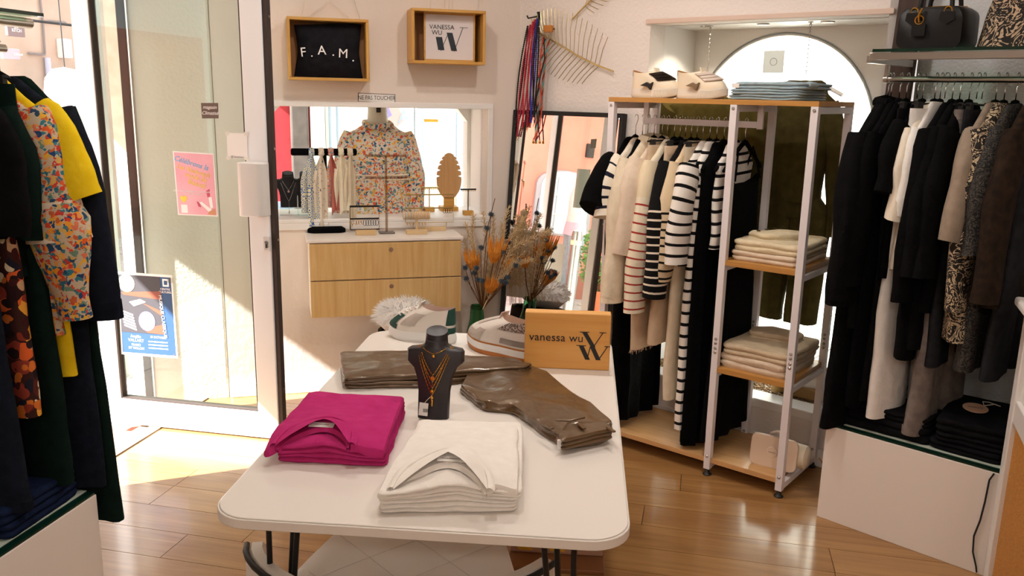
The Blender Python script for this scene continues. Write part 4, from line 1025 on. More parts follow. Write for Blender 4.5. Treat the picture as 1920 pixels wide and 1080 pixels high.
def P2(fr, z, *px): return [fr.fl(*p, z) for p in px]
m_lab = M('white_label', 'e9e4de', .6)
f_mag = fabric('magenta_jersey', 'b42a6a', 'c03476', wr=12); f_tw = fabric('white_jersey', 'ebe4dc', 'f2ece4', wr=11, wst=.3)
def shirtstack(base_px, top_px, n, th, fab, names, labs, arch, lab, word, grp, hump, hs=.55):
    """a pile of folded shirts whose middle swells; the topmost has an open round neck towards the near edge"""
    base = P2(TB, TZ+.02, *base_px); cx = sum(p[0] for p in base)/4; cy = sum(p[1] for p in base)/4
    hx, hy = TB.fl(*hump, TZ+.06); hx -= cx; hy -= cy
    g = lambda x, y: hs*math.exp(-((x-hx)/.075)**2)*math.exp(-((y-hy)/.12)**2)
    acx, acy, aw, ad = arch; zt = n*th
    for i in range(n):
        last = i == n-1; z0 = i*th
        t = thing(names, labs[i], 'shirt', TB, cx, cy, TZ+.001, 0, grp)
        poly = [(x-cx+rnd.uniform(-.007, .007), y-cy+rnd.uniform(-.006, .006)) for x, y in base]
        if not last: o = foldslab(t, 'folded_body', poly, z0, th*.98, fab, 2, i+3+len(word), wob=.006, inset=.009)
        else:
            tp = [TB.fl(px, py, TZ+zt*.9) for px, py in top_px]; tp = [(x-cx, y-cy) for x, y in tp]   # back left, back right, near right, near left
            A = [(acx+aw*math.cos(PI*k/12), acy+ad*math.sin(PI*k/12)) for k in range(13)]
            o = foldslab(t, 'folded_body', [tp[0], tp[1], tp[2]]+[(acx+aw+.012, tp[2][1]-.002)]+A+[(acx-aw-.012, tp[3][1]-.002)]+[tp[3]], z0, th*1.0, fab, 1, i+3, wob=.005, crown=.006, r=.006)
        for v in o.data.vertices:
            x, y, z = v.co; f = 1+g(x, y)
            edge = max(0, -(y-hy)-.05)*0
            v.co.z = z*f
            if last:   # near corners sink to the table
                dx = abs(x-hx); dn = max(0, (tp[2][1]*.5+tp[3][1]*.5+.05)-y)/.05
                v.co.z -= min(1, dn)*min(1, max(0, dx-.06)/.06)*zt*.28
        if last:
            zz = lambda x, y, k=1: (zt+.004)*(1+g(x, y))*k-min(1, max(0, (tp[2][1]*.5+tp[3][1]*.5+.05)-y)/.05)*min(1, max(0, abs(x-hx)-.06)/.06)*zt*.28
            R = []
            for k in range(25):
                a = PI*k/24; c, s_ = math.cos(a), math.sin(a); q = []
                for dr_, dz in ((-.002, -.006), (0, .001), (.004, .003), (.010, .003), (.014, .0)):
                    x, y = acx+(aw+dr_)*c, acy+(ad+dr_)*s_; q.append((x, y, zz(x, y)+dz))
                R.append(q)
            MB().loft(R, False).build('neckband', fab, t)
            R = []
            for k in range(25):
                a = PI*k/24; c, s_ = math.cos(a), math.sin(a); q = []
                for f, dz in ((1.0, -.004), (.97, -.010), (.93, -.013), (.80, -.016), (.66, -.017), (.64, -.021), (.6, -.028)):
                    x, y = acx+aw*(f*.25+.75)*c, acy+ad*f*s_-.006*(1-f); q.append((x, y, zz(x, y)+dz))
                R.append(q)
            MB().loft(R, False).build('inner_neck', fab, t)
            lx, ly = acx+lab, acy+ad*.70; l = MB().box(-.03, .03, -.009, .009, 0, .0012).build('care_label', m_lab, t, False)
            l.location = (lx, ly, zz(lx, ly)-.0135); l.rotation_euler = (math.radians(14), 0, 0)
            text(word, .012, m_ink, t, (lx, ly-.0004, zz(lx, ly)-.0118), (math.radians(14), 0, PI), ext=.0002)
TZ_ = .0
shirtstack([(585, 742), (764, 760), (724, 864), (520, 854)], [(578, 738), (758, 746), (722, 842), (492, 838)], 3, .0185, f_mag, 'folded_shirt',
           ['bottom magenta folded shirt of the pile on the table', 'middle magenta folded shirt of the pile on the table', 'top magenta folded shirt with open round neck and white label'],
           (-.022, -.205, .088, .105), .0, 'malvina', 'magenta shirts on the table', (606, 820))
shirtstack([(790, 806), (974, 812), (975, 944), (708, 948)], [(786, 800), (970, 806), (974, 915), (708, 915)], 4, .0165, f_tw, 'folded_shirt',
           ['lowest white folded shirt at the front of the table', 'second white folded shirt from the bottom of the white pile', 'third white folded shirt just below the open necked one', 'topmost white folded shirt with open neck on the table'],
           (-.012, -.215, .098, .105), .012, 'modesto', 'white shirts on the table', (846, 890))

# leather trousers
m_leather = M('bronze_leather', '574128', .32, .3, bs=9, bst=.4, bd=.03, var='664c2c', vs=3, spec=.7, coat=.3)
tr = thing('leather_trousers', 'shiny bronze brown leather trousers laid folded across the table', 'trousers', TB, .4, .8, TZ+.001)
tl = lambda z, *px: [(x-.4, y-.8) for x, y in P2(TB, TZ+z, *px)]
foldslab(tr, 'lower_leg', tl(.01, (642, 700), (645, 724), (800, 722), (985, 700), (1000, 692), (960, 676), (870, 672), (775, 668), (642, 668)), 0, .02, m_leather, 2, 2, wob=.007, crown=.006)
foldslab(tr, 'lower_leg', tl(.034, (640, 690), (646, 712), (800, 704), (985, 690), (1000, 684), (960, 678), (880, 672), (775, 660), (640, 660)), .021, .017, m_leather, 2, 5, wob=.006, crown=.008)
def crumple(x, y): return .010*math.sin(34*(x+y*.4)+2)*math.exp(-((x-.10)**2+(y+.02)**2)/.012)
foldslab(tr, 'upper_leg', tl(.012, (985, 688), (1020, 702), (1150, 800), (1130, 828), (1066, 836), (1020, 812), (960, 768), (905, 765), (862, 730), (880, 702)), .0, .027, m_leather, 2, 9, wob=.008, crown=.012, topfn=crumple)
wbx = tl(.03, (1048, 822), (1062, 800), (1095, 795), (1140, 800), (1151, 812), (1100, 834), (1052, 834))
foldslab(tr, 'waistband', [wbx[0], wbx[1], wbx[3], wbx[4], wbx[6]], .012, .030, m_leather, 3, 4, wob=.004, crown=-.004, r=.012)
a = tl(.055, (1042, 783), (1096, 780))
MB().tube([(a[0][0], a[0][1], .047), ((a[0][0]+a[1][0])/2, a[0][1]-.012, .052), (a[1][0], a[1][1], .05)], .003, 6).build('pocket_welt', m_leather, tr)
for p in ((1030, 800), (1090, 800), (1145, 806)):
    a = tl(.045, p)[0]; MB().box(-.005, .005, -.018, .018, 0, .005, Matrix.Translation((a[0], a[1], .043)) @ Matrix.Rotation(.5, 4, 'Z')).build('belt_loop', m_leather, tr, False, .002)
a = tl(.03, (1052, 822))[0]; MB().box(-.008, .008, -.004, .004, 0, .022, Matrix.Translation((a[0], a[1]-.02, .012)) @ Matrix.Rotation(.4, 4, 'Z')).build('white_tag', m_lab, tr, False)

# jewellery busts
m_bust = M('black_leatherette', '231d20', .42, bs=220, bst=.1)
def bust(fr, x, y, z, rz, s, name, label, mat=m_bust, lean=.28, K=1.0):
    t = thing(name, label, 'jewellery bust', fr, x, y, z, rz)
    prof = [(.046, 0), (.047, .06*K), (.053, .09*K), (.064, .112*K), (.079, .122*K), (.084, .126*K), (.084, .148*K), (.08, .151*K), (.05, .154*K), (.034, .160*K), (.030, .17*K)]
    R = []
    for hw, h in prof:
        yy = lean*h; th = .012+.010*min(1, h/.13)
        R.append([(s*hw*c, s*(yy+th*k-.006*(1-abs(c))), s*h) for c, k in ((-1, 0), (-.92, -.8), (-.5, -1.0), (0, -1.15), (.5, -1.0), (.92, -.8), (1, 0), (.92, .9), (0, 1.1), (-.92, .9))])
    MB().loft(R).build('torso', mat, t)
    R = []
    for r, h in ((.036, .150*K), (.032, .163*K), (.030, .185*K), (.030, .189*K), (.026, .1895*K)):
        R.append([(s*r*1.05*math.cos(a), s*(lean*h+.004+r*.75*math.sin(a)), s*(h+.010*math.sin(a)*(h > .17))) for a in (2*PI*j/20 for j in range(20))])
    MB().loft(R).build('neck', mat, t)
    return t
BT = (.371, .572); bs_ = .93
bust(TB, BT[0], BT[1], TZ, -2, bs_, 'jewellery_bust', 'black leatherette necklace bust standing in the middle of the table', lean=.2, K=1.3)
BF = Fr(TB.w(*BT)[:2], -6.6)
def chainm(pts, r=.0009, lk=.0042):
    """fine chain: small links along a path"""
    m = MB(); pts = [V(p) for p in pts]; n = 0
    m.tube(pts, r*.8, 5)
    for a, b in zip(pts, pts[1:]):
        k = max(1, int((b-a).length/lk)); d = (b-a)/k; t = d.normalized(); up = V((0, 1, 0)) if abs(t.y) < .9 else V((1, 0, 0)); u = t.cross(up).normalized(); w_ = t.cross(u)
        for i in range(k):
            c = a+d*(i+.5); e = u if n % 2 else w_; n += 1; h = d*.62
            m.loft([[c-h+e*.0002, c-h-e*.0002, c-h+t*.0001], [c+e*r*1.7, c-e*r*.9, c+u.cross(e)*r], [c+h+e*.0002, c+h-e*.0002, c+h-t*.0001]], True)
    return m
def necklace(bfr, hwid, drop, y_d, label, pend=None, s=1, mat=m_gold, base=TZ, grp='necklaces on the table bust', zt=.205, lean=.2, extra=None):
    yo = lambda h: s*(lean*h-.032)
    t = thing('necklace', label, 'necklace', bfr, 0, 0, base, 0, grp)
    P = []
    for i in range(13):
        u = -1+2*i/12; h = zt-drop*1.25*(1-abs(u)**1.15)
        P.append((s*hwid*1.12*u, yo(h)-.003*s+(.03*s*(abs(u)**6)), s*h))
    chainm(P, .00115*s).build('chain', mat, t)
    c = P[6]
    if pend == 'disc': MB().lathe([(0, -.001), (.0065*s, -.001), (.0065*s, .001), (0, .001)], 14, (c[0], c[1]-.001, c[2]-.008*s), 1).build('pendant', mat, t)
    if pend == 'bar':
        chainm([c, (c[0], c[1]-.004, c[2]-.05*s)], .001).build('drop_chain', mat, t)
        MB().lathe([(0, 0), (.003, .003), (.003, .02), (0, .023)], 8, (c[0], c[1]-.004, c[2]-.073*s)).build('pendant', mat, t)
    if pend == 'ball': MB().lathe([(.005*math.sin(PI*i/8), -.005*math.cos(PI*i/8)) for i in range(9)], 12, (c[0], c[1], c[2]-.006)).build('pendant', mat, t)
    if extra: extra(t, c)
    return t
def pricetag(t, c):
    MB().tube([c, (c[0]-.012, c[1]-.003, c[2]-.012), (c[0]-.02, c[1]-.004, c[2]-.022)], .0006, 4).build('tag_thread', m_rope, t)
    g = MB().box(-.012, .012, -.0006, .0006, -.036, 0, Matrix.Translation((c[0]-.02, c[1]-.005, c[2]-.02)) @ Matrix.Rotation(.08, 4, 'Y')).build('price_tag', m_paper, t, False)
    for i in range(5): MB().box(c[0]-.022+.003*i, c[0]-.0205+.003*i, c[1]-.0064, c[1]-.0056, c[2]-.046, c[2]-.036).build('print_bar', m_ink, t, False)
necklace(BF, .033, .012, 0, 'gold rope choker lying round the neck of the table bust', 'ball', .93)
necklace(BF, .039, .060, 0, 'gold chain with round disc pendant on the table bust', 'disc', .93)
necklace(BF, .043, .075, 0, 'gold chain with long bar drop on the table bust', 'bar', .93)
necklace(BF, .047, .105, 0, 'long thin gold chain with white price tag on the table bust', 'ball', .93, extra=pricetag)
necklace(BF, .041, .09, 0, 'thin gold chain with tiny bead just above the tagged chain', 'ball', .93)

# shoes
def shoe(fr, x, y, z, rz, name, label, up, sole, lin, L=.27, W=.098, H=.112, st=.028, straps=None, patches=(), lace=None, grp=None, ribs=None, toe=None, heelcol=None, mid=None, tongue=None):
    t = thing(name, label, 'shoe', fr, x, y, z, rz, grp); N = 40
    def foot(a, k=1):
        c, s = math.cos(a), math.sin(a); xx = L/2*math.copysign(abs(c)**.85, c)
        wv = W/2*(.80+.22*math.exp(-((xx-L*.2)/(L*.22))**2)-.06*math.exp(-((xx+L*.12)/(L*.12))**2))
        return xx*k, wv*k*math.copysign(abs(s)**.75, s)
    def col(a): return -L*.235+.062*math.cos(a), .031*math.sin(a)
    def tz(xx): return .012*max(0, (xx-L*.22)/(L*.28))**2
    def sp(a, v, off=0):
        x0, y0 = foot(a, .965); x1, y1 = col(a); f = v**2.0
        toef = max(0, math.cos(a)); zz = st+(H-st)*(v**.85)+tz(x0)*(1-v)+(.012*math.cos(a)**2*v**3)
        p = V((x0+(x1-x0)*f, y0+(y1-y0)*f, zz)); 
        if off: p += V((math.cos(a)*.6, math.sin(a), .45)).normalized()*off
        return p
    A = [2*PI*j/N for j in range(N)]
    R = []
    for k, zz in ((.955, 0), (.995, .003), (1.01, st*.45), (1.0, st*.8), (.985, st+.006)):
        R.append([(foot(a, k)[0], foot(a, k)[1], zz+tz(foot(a, k)[0])) for a in A])
    MB().loft(R).build('sole', sole, t)
    if mid: MB().loft([[(foot(a, k)[0], foot(a, k)[1], zz+tz(foot(a, k)[0])) for a in A] for k, zz in ((1.012, st*.42), (1.018, st*.7), (1.0, st*1.02))], True, False, False).build('midsole', mid, t)
    V_ = [0, .08, .18, .28, .38, .48, .58, .68, .78, .88, .95, 1]
    R = [[sp(a, v) for a in A] for v in V_]
    R.append([sp(a, 1)*.985+V((-.003, 0, .003)) for a in A])
    MB().loft(R, True, False, False).build('upper', up, t)
    MB().loft([[V((c[0], c[1], sp(a, 1).z+.002)) for a in A for c in [(sp(a, 1).x*.99-.001, sp(a, 1).y*.97)]], [V((-L*.235+.052*math.cos(a), .026*math.sin(a), H-.03)) for a in A], [V((-L*.2+.05*math.cos(a), .028*math.sin(a), st+.004)) for a in A]], True, False, True).build('lining', lin, t)
    tg = tongue or up
    MB().loft([[V((sp(0, 1).x+dx, yy, sp(0, 1).z-.012+dz)) for dx, yy, dz in ((.012, -.022, -.01), (.014, 0, -.006), (.012, .022, -.01), (.004, .022, -.006), (.006, 0, -.002), (.004, -.022, -.006))], [V((sp(0, 1).x+dx-.012, yy, sp(0, 1).z+.012)) for dx, yy in ((.008, -.018), (.01, 0), (.008, .018), (.002, .018), (.003, 0), (.002, -.018))]]).build('tongue', tg, t)
    def band(a0, a1, v0, v1, mat, nm, off=.002, n=8):
        R = [[sp(a0+(a1-a0)*i/n, v0+(v1-v0)*j/4, off) for j in range(5)] for i in range(n+1)]
        B = [[p-V((0, 0, 0))+ (V((0, 0, .4))-V((p.x*.0, 0, 0)))*0 for p in r] for r in R]
        m = MB(); m.loft(R, False); return m.build(nm, mat, t)
    for nm, a0, a1, v0, v1, mat in patches:
        for s_ in (1, -1): band(a0*s_, a1*s_, v0, v1, mat, nm)
    if toe: band(-.95, .95, .0, .34, toe, 'toe_cap', .0015, 14)
    if lace:
        for i in range(5):
            v = .56+.085*i; MB().tube([sp(a, v, .004) for a in (-.62, -.3, 0, .3, .62)], .0026, 6).build('lace', lace, t)
        c = sp(0, .93, .006)
        for s_ in (-1, 1): MB().tube([c, c+V((.004, s_*.014, .006)), c+V((.012, s_*.022, -.002)), c+V((.004, s_*.006, -.001))], .002, 5).build('lace_bow', lace, t)
    if straps:
        for i in range(3):
            v = .52+.16*i
            R = [[sp(a, v-.065, .003), sp(a, v-.065, .008), sp(a, v+.065, .008), sp(a, v+.065, .003)] for a in [-1.15+2.3*k/10 for k in range(11)]]
            MB().loft(R).build('strap', straps, t)
    if ribs:
        q = MB()
        for j in range(56):
            a = -1.5+3.0*j/55; p = V((foot(a, 1.012)[0], foot(a, 1.012)[1], tz(foot(a)[0])))
            q.tube([p+V((0, 0, .004)), p+V((0, 0, st*.95))], .0018, 4)
        q = q.build('sole_rib', sole, t); q['kind'] = 'stuff'
    return t
m_offw = M('offwhite_leather', 'e4dcd2', .45, bs=120, bst=.08); m_gum = M('gum_rubber', 'b56d2a', .5); m_wsole = M('white_rubber', 'eceae6', .5); m_grn = M('dark_green_suede', '17453a', .8)
m_lin = fabric('pinkish_lining', 'c9a994', 'd6b8a4'); m_suede = fabric('grey_beige_suede', 'bdb2a6', 'cbc1b5'); m_pinkl = M('rose_gold_leather', 'd8bdb0', .3, .3)
gl = NT('silver_glitter'); vo = gl.new('ShaderNodeTexVoronoi'); vo.inputs['Scale'].default_value = 420; gl.link(gl.coord(), vo.inputs['Vector'])
gl.col(gl.ramp(vo.outputs['Color'], [(.0, '6a5f58'), (.45, 'b7a79c'), (.7, 'f4ece6')], True)); gl.set(Roughness=.3, Metallic=.6)
nm_ = gl.new('ShaderNodeBump'); nm_.inputs['Strength'].default_value = .6; gl.link(vo.outputs['Distance'], nm_.inputs['Height']); gl.link(nm_.outputs[0], gl.b.inputs['Normal'])
a = TB.fl(792, 636, TZ)
shoe(TB, a[0], a[1], TZ, 166, 'running_shoe', 'white sneaker with dark green patches behind the jewellery bust', m_offw, m_wsole, m_pinkl, .255, .10, .115, .03, lace=M('white_lace', 'e8e2dc', .8),
     patches=(('green_patch', 2.45, 3.14, .35, .98, m_grn), ('green_patch', .35, .8, .12, .62, m_grn), ('grey_patch', 1.0, 1.5, .25, .8, m_suede), ('green_sole', -.9, .9, .05, .22, m_grn), ('green_heel', 2.5, 3.14, .0, .25, m_grn)), tongue=m_offw)
a = TB.fl(940, 663, TZ)
shoe(TB, a[0], a[1], TZ, 143, 'running_shoe', 'white sneaker with glitter collar and gum sole beside the wooden block', m_offw, m_gum, m_lin, .30, .104, .125, .038, lace=None, mid=m_wsole, toe=m_suede,
     patches=(('glitter_patch', 1.5, 2.9, .62, .99, gl.m), ('suede_patch', .9, 1.25, .05, .5, m_suede), ('silver_patch', 1.7, 2.6, .1, .3, M('silver_leather', 'bdb6b0', .25, .6)), ('suede_patch', .35, .62, .55, .95, m_suede)), tongue=m_pinkl)
# wooden block
(bx0, bz1), (bx1, bz0) = TB.pt(985, 584, 1.04), TB.pt(1142, 693, 1.04)
t = thing('wooden_sign', 'varnished wooden block with printed shop logo at the far right of the table', 'sign', TB, (bx0+bx1)/2, 1.04, TZ, 1)
w_, h_ = bx1-bx0, bz1-TZ
MB().box(-w_/2, w_/2, 0, .045, 0, h_).build('block', m_block, t, False, .004)
text('vanessa wu', w_*.137, m_ink, t, (-w_*.13, -.0008, h_*.56), ext=.0006, space=1.02)
vwlogo(t, w_*.27, -.0005, h_*.43, w_*.33, m_ink, .0008)

# ================================================================== FOLDED STACKS ELSEWHERE
def stack(fr, x, y, z, rz, w, d, items, name, cat, grp, jit=.008):
    zz = z
    for i, (lab, th, mat, lay) in enumerate(items):
        t = thing(name, lab, cat, fr, x+rnd.uniform(-jit, jit), y+rnd.uniform(-jit, jit)*.6, zz, rz+rnd.uniform(-2.5, 2.5), grp)
        foldslab(t, 'folded_body', [(w/2, d/2), (-w/2, d/2), (-w/2, -d/2), (w/2, -d/2)], 0, th*.97, mat, lay, i*3+len(lab), wob=.005, r=.03)
        zz += th
    return t
f_jean = fabric('pale_blue_denim', '8fa3ad', 'a4b5bb', wr=22)
xj = (RK.pt(1380, 178, .15)[0]+RK.pt(1535, 182, .15)[0])/2
jt = stack(RK, xj+.01, .17, RH, 0, .30, .30, [('lowest pale blue folded jeans on the rack top', .021, f_jean, 2), ('middle pale blue folded jeans on the rack top', .021, f_jean, 2), ('upper pale blue folded jeans on the rack top, label showing', .026, f_jean, 2)], 'folded_jeans', 'jeans', 'folded jeans on the rack top', .012)
MB().box(-.15, -.12, -.152, -.147, .004, .02).build('leather_patch', m_lab, jt, False)
for i in range(3): MB().tube([(.10, -.10, .012), (.15, -.11, .018), (.158, -.08, .016), (.12, -.05, .02)], .013, 8).build('rolled_cuff', f_jean, jt) if i == 0 else None
f_ivory = fabric('ivory_denim', 'd9c7a4', 'e4d5b6', wr=16); f_sandj = fabric('sand_denim', 'c2ad90', 'd0bc9f', wr=16); f_iv2 = fabric('ivory_pink_denim', 'd9c4ab', 'e3d1ba', wr=16)
sx_ = (XM+XR)/2
tt = stack(RK, sx_, .19, .956, 0, .285, .34, [('lowest ivory folded trousers on the tower middle shelf', .021, f_iv2, 1), ('second ivory folded trousers on the tower middle shelf', .021, f_iv2, 1), ('upper ivory folded trousers with brass buttons, tower middle shelf', .045, f_ivory, 2)], 'folded_trousers', 'trousers', 'ivory trousers on the middle shelf')
fly = foldslab(tt, 'fly_flap', [(-.02, -.14), (.09, -.02), (.06, .08), (-.04, .06), (-.12, -.08)], .035, .035, f_ivory, 2, 8, crown=.012)
for i in range(4): MB().lathe([(0, .004), (.008, .003), (.008, 0), (0, 0)], 12, (-.075+.022*i, -.075+.032*i, .074+.004*i)).build('button', M('antique_brass', '5a4a2c', .35, .9), tt)
tt = stack(RK, sx_, .19, .495, 0, .295, .35, [('lowest cream folded trousers on the tower lower shelf', .03, f_iv2, 1), ('second cream folded trousers on the tower lower shelf', .03, f_iv2, 1), ('upper sand coloured folded trousers on the tower lower shelf', .045, f_sandj, 2)], 'folded_trousers', 'trousers', 'cream trousers on the lower shelf')
foldslab(tt, 'hip_flap', [(.10, .0), (.10, .11), (-.05, .12), (-.12, .06), (-.10, -.02)], .035, .04, f_sandj, 2, 8, crown=.015)
# handbag on the rack base
m_cream = M('cream_leather', 'd8c0a8', .5, bs=150, bst=.08)
a = RK.fl(1446, 876, .08)
t = thing('small_handbag', 'cream hard handbag with a round badge and top handle on the rack base', 'bag', RK, a[0], a[1]+.06, .08, 4)
P = rpoly([(.1, .0), (.1, .135), (-.1, .135), (-.1, .0)], .03, 6, 2)
MB().loft([[(x*k, y+.10*z, .001+z*k2) for x, z in P] for y, k, k2 in ((-.070, .97, .99), (-.066, 1, 1), (-.058, 1, 1), (-.054, .97, .99))]).build('flap', m_cream, t)
MB().lathe([(.0, -.10), (.035, -.10), (.05, -.09), (.052, .10), (.05, .12), (.035, .13), (0, .13)], 22, (.0, .0, .056), 0).build('bag_body', M('ivory_leather', 'e2d2b8', .5), t)
MB().lathe([(0, -.003), (.022, -.003), (.024, 0)], 22, (-.005, -.064, .070), 1).build('badge', M('pale_badge', 'ddc8b2', .4), t)
MB().box(-.02, .01, -.0685, -.067, .0685, .0715).build('badge_line', M('badge_brown', '9b8570', .5), t, False)
MB().tube([(-.03, -.03, .115), (-.025, -.03, .142), (0, -.028, .152), (.03, -.028, .147), (.045, -.03, .112)], .012, 8, fx=.4).build('handle', m_cream, t)
# shoes on the rack top
m_ivl = M('ivory_shoe_leather', 'e8d9bf', .45); m_glk = fabric('black_glitter_strap', '1d1814', '3a2f26', wr=60, wst=.8); m_star = M('black_star', '17140f', .5); m_tau = M('taupe_strap', 'cdbcae', .5); m_star2 = M('bronze_star', '7d684c', .5)
for px, lab, stp, stm in ((1224, 'ivory velcro sneaker with black glitter straps on the rack top', m_glk, m_star), (1310, 'ivory velcro sneaker with beige straps on the rack top beside the jeans', m_tau, m_star2)):
    xx = RK.pt(px, 178, .13)[0]
    s_ = shoe(RK, xx, .15, RH, -4, 'velcro_sneaker', lab, m_ivl, M('ivory_sole', 'e6dccc', .5), M('animal_lining', 'a8702f', .7), .24, .096, .104, .034, straps=stp, ribs=True, grp='sneakers on the rack top', patches=(('heel_tab', 2.7, 3.14, .72, 1.0, m_star),))
    MB().prism([(-.045, .052), (-.012, .066), (.004, .058), (.018, .066), (.012, .048), (.006, .034), (-.006, .046)], -.055, -.043).build('star', stm, s_, False)
# folded garments on the plinth slabs
f_bk = fabric('black_denim', '0e0e10', '17171a', wr=14)
sz = .383+.0102
stack(BX, .185, .22, sz, 0, .33, .36, [('lowest black folded jeans of the left pile on the right plinth', .03, f_bk, 1), ('middle black folded jeans of the left pile on the right plinth', .03, f_bk, 1), ('uppermost black folded jeans of the left pile on the right plinth', .035, f_bk, 2)], 'folded_jeans', 'jeans', 'left black pile on the right plinth')
tt = stack(BX, .475, .21, sz, 3, .24, .34, [('lowest black folded sweater under the round tag pile', .036, f_bk, 2), ('middle black folded sweater under the round tag pile', .036, f_bk, 2), ('topmost black folded sweater carrying a round beige tag', .05, f_bk, 2)], 'folded_sweater', 'sweater', 'right black pile on the right plinth')
tg = MB().lathe([(0, 0), (.042, 0), (.042, .002), (0, .002)], 26).build('round_tag', M('kraft_pink_tag', 'dcb294', .6), tt); tg.location = (-.02, -.02, .064); tg.rotation_euler = (.1, 0, .3)
text('oraije', .022, m_ink, tt, (-.02, -.02, .067), (.1, 0, PI+.3), ext=.0002)
MB().tube([(0, .02, .067), (.03, .05, .072), (.05, .04, .071), (.01, .055, .073), (-.01, .05, .072), (.0, .02, .068)], .0018, 5).build('tag_string', m_rope, tt)
f_ind = fabric('indigo_denim', '121a30', '1c2847', wr=18)
stack(LW, -.79, -.52, sz, 0, .30, .33, [('lower indigo folded jeans on the left plinth end', .045, f_ind, 2), ('upper indigo folded jeans on the left plinth end', .045, f_ind, 2)], 'folded_jeans', 'jeans', 'indigo jeans on the left plinth')
stack(LW, -1.12, -.53, sz, 0, .26, .31, [('lowest blue folded jeans at the left picture edge', .04, fabric('mid_blue_denim', '1f3150', '2a4166', wr=18), 2), ('second blue folded jeans at the left picture edge', .04, f_ind, 2)], 'folded_jeans', 'jeans', 'blue jeans on the left plinth')
# ================================================================== LEANING MIRROR
(mx0, mz1), (mx1, _z) = WR.pt(968, 206, -.03), WR.pt(1172, 208, -.03)
MW, MH = mx1-mx0, mz1*1.003
MRZ, MTILT = math.radians(-38.6), math.radians(4.4)
t = thing('leaning_mirror', 'tall black framed mirror leaning against the right wall behind the dried flowers', 'mirror', WR, (mx0+mx1)/2, -.15, .0)
t.rotation_euler = (Matrix.Rotation(MRZ, 4, 'Z') @ Matrix.Rotation(-MTILT, 4, 'X')).to_euler()
k = .022
MB().box(-MW/2+k, MW/2-k, -.004, .0, k, MH-k).build('mirror_glass', m_mirror, t, False)
for x in (-MW/2, MW/2-k): MB().box(x, x+k, -.012, .025, 0, MH).build('frame_side', m_black, t, False, .002)
for z in (0, MH-k): MB().box(-MW/2+k, MW/2-k, -.012, .025, z, z+k).build('frame_rail', m_black, t, False, .002)
MB().box(-MW/2+.01, MW/2-.01, .0, .02, .01, MH-.01).build('backing', m_black, t, False)

# ================================================================== WIRE LEAVES, BEADS AND STRAPS
def leaf(pts, ribs, name, label, d=-.02):
    Q = [WR.pt(*p, d) for p in pts]; x0, z0 = Q[0]
    t = thing(name, label, 'wall decoration', WR, x0, d, z0)
    L = [V((x-x0, 0, z-z0)) for x, z in Q]
    MB().tube(L, .0042, 6).build('stem', m_brass, t)
    def on(u):
        u *= len(L)-1; i = min(int(u), len(L)-2); return L[i].lerp(L[i+1], u-i)
    for u, dx, dz in ribs:
        a = on(u); MB().tube([a, a+V((dx*.55, -.012, dz*.55)), a+V((dx, -.006, dz))], .0018, 4).build('rib', m_brass, t)
    return t
R = []
for i in range(19):
    u = .17+.80*i/18; s_ = math.sin(PI*(.25+.65*i/18))
    R.append((u, .03+.02*(1-i/18)-.075*(i/18), .165*s_+.02)); R.append((u, -.045-.07*s_, -.10*s_-.015))
for i in range(6): R.append((.99, -.07+.012*i, .0+.03*i/2))
leaf([(1150, 134), (1118, 122), (1082, 104), (1050, 84), (1025, 70), (1006, 58)], R, 'wire_leaf', 'large brass wire palm leaf on the wall above the leaning mirror')
R = []
for i in range(9):
    u = .42+.55*i/8; R.append((u, .06+.03*math.sin(i*.4), -.035+.004*i)); R.append((u, .05, .075))
leaf([(1071, 38), (1086, 22), (1102, 6), (1122, -14), (1140, -32)], R, 'wire_leaf', 'small brass wire palm leaf at the top picture edge')
m_bk = M('black_bead', '0e0d10', .3); m_rd = M('red_bead', 'b01f3a', .35); m_bl = M('blue_bead', '2b35a8', .35); m_rd2 = M('crimson_bead', 'c8283c', .35)
def beads(px0, px1, mat, d, lab, sep=10, r=.0062):
    x0, z0 = WR.pt(*px0, d); t = thing('bead_strand', lab, 'strand', WR, x0, d, z0, 0, 'bead strands by the mirror'); m = MB()
    xb, zb = WR.pt(*px1, d); n = int((z0-zb)/(r*1.6)); oc = [(1, 0, 0), (0, 1, 0), (-1, 0, 0), (0, -1, 0)]
    for s_ in (-1, 1):
        for i in range(n):
            v = i/n; c = V(((xb-x0)*v+s_*(.004+.012*math.sin(PI*min(1, v*1.1))), -.008*math.sin(v*PI)-(.006 if s_ > 0 else 0), (zb-z0)*v))
            m.loft([[c+V((r*.6*math.cos(a), r*.6*math.sin(a), h)) for a in (0, PI/2, PI, 1.5*PI)] for h in (r*.8,)]+[[c+V((r*math.cos(a), r*math.sin(a), 0)) for a in (0, PI/2, PI, 1.5*PI)]]+[[c+V((r*.6*math.cos(a), r*.6*math.sin(a), -r*.8)) for a in (0, PI/2, PI, 1.5*PI)]])
    o = m.build('beads', mat, t, True, auto=False); o['kind'] = 'stuff'
    MB().tube([(xb-x0, 0, zb-z0+.01), (xb-x0-.008, 0, zb-z0-.008), (xb-x0, 0, zb-z0-.022), (xb-x0+.008, 0, zb-z0-.008), (xb-x0, 0, zb-z0+.008)], .002, 6).build('clasp', m_gold, t)
for i, a in enumerate((((990, 50), (966, 250), m_bk, 'black bead strand hanging leftmost beside the mirror corner'), ((995, 48), (970, 258), m_rd, 'dark red bead strand next to the leftmost black one'), ((1000, 42), (980, 240), m_rd2, 'crimson bead strand second from the black one'), ((1004, 38), (989, 238), m_rd, 'dark red bead strand touching the blue one'), ((1008, 36), (996, 232), m_bl, 'blue bead strand between red and black ones'), ((1011, 36), (1002, 222), m_bk, 'black bead strand rightmost beside the woven straps'))):
    beads(a[0], a[1], a[2], -.05-.012*(i % 3), a[3])
hx0, hz0 = WR.pt(1004, 36, -.03)
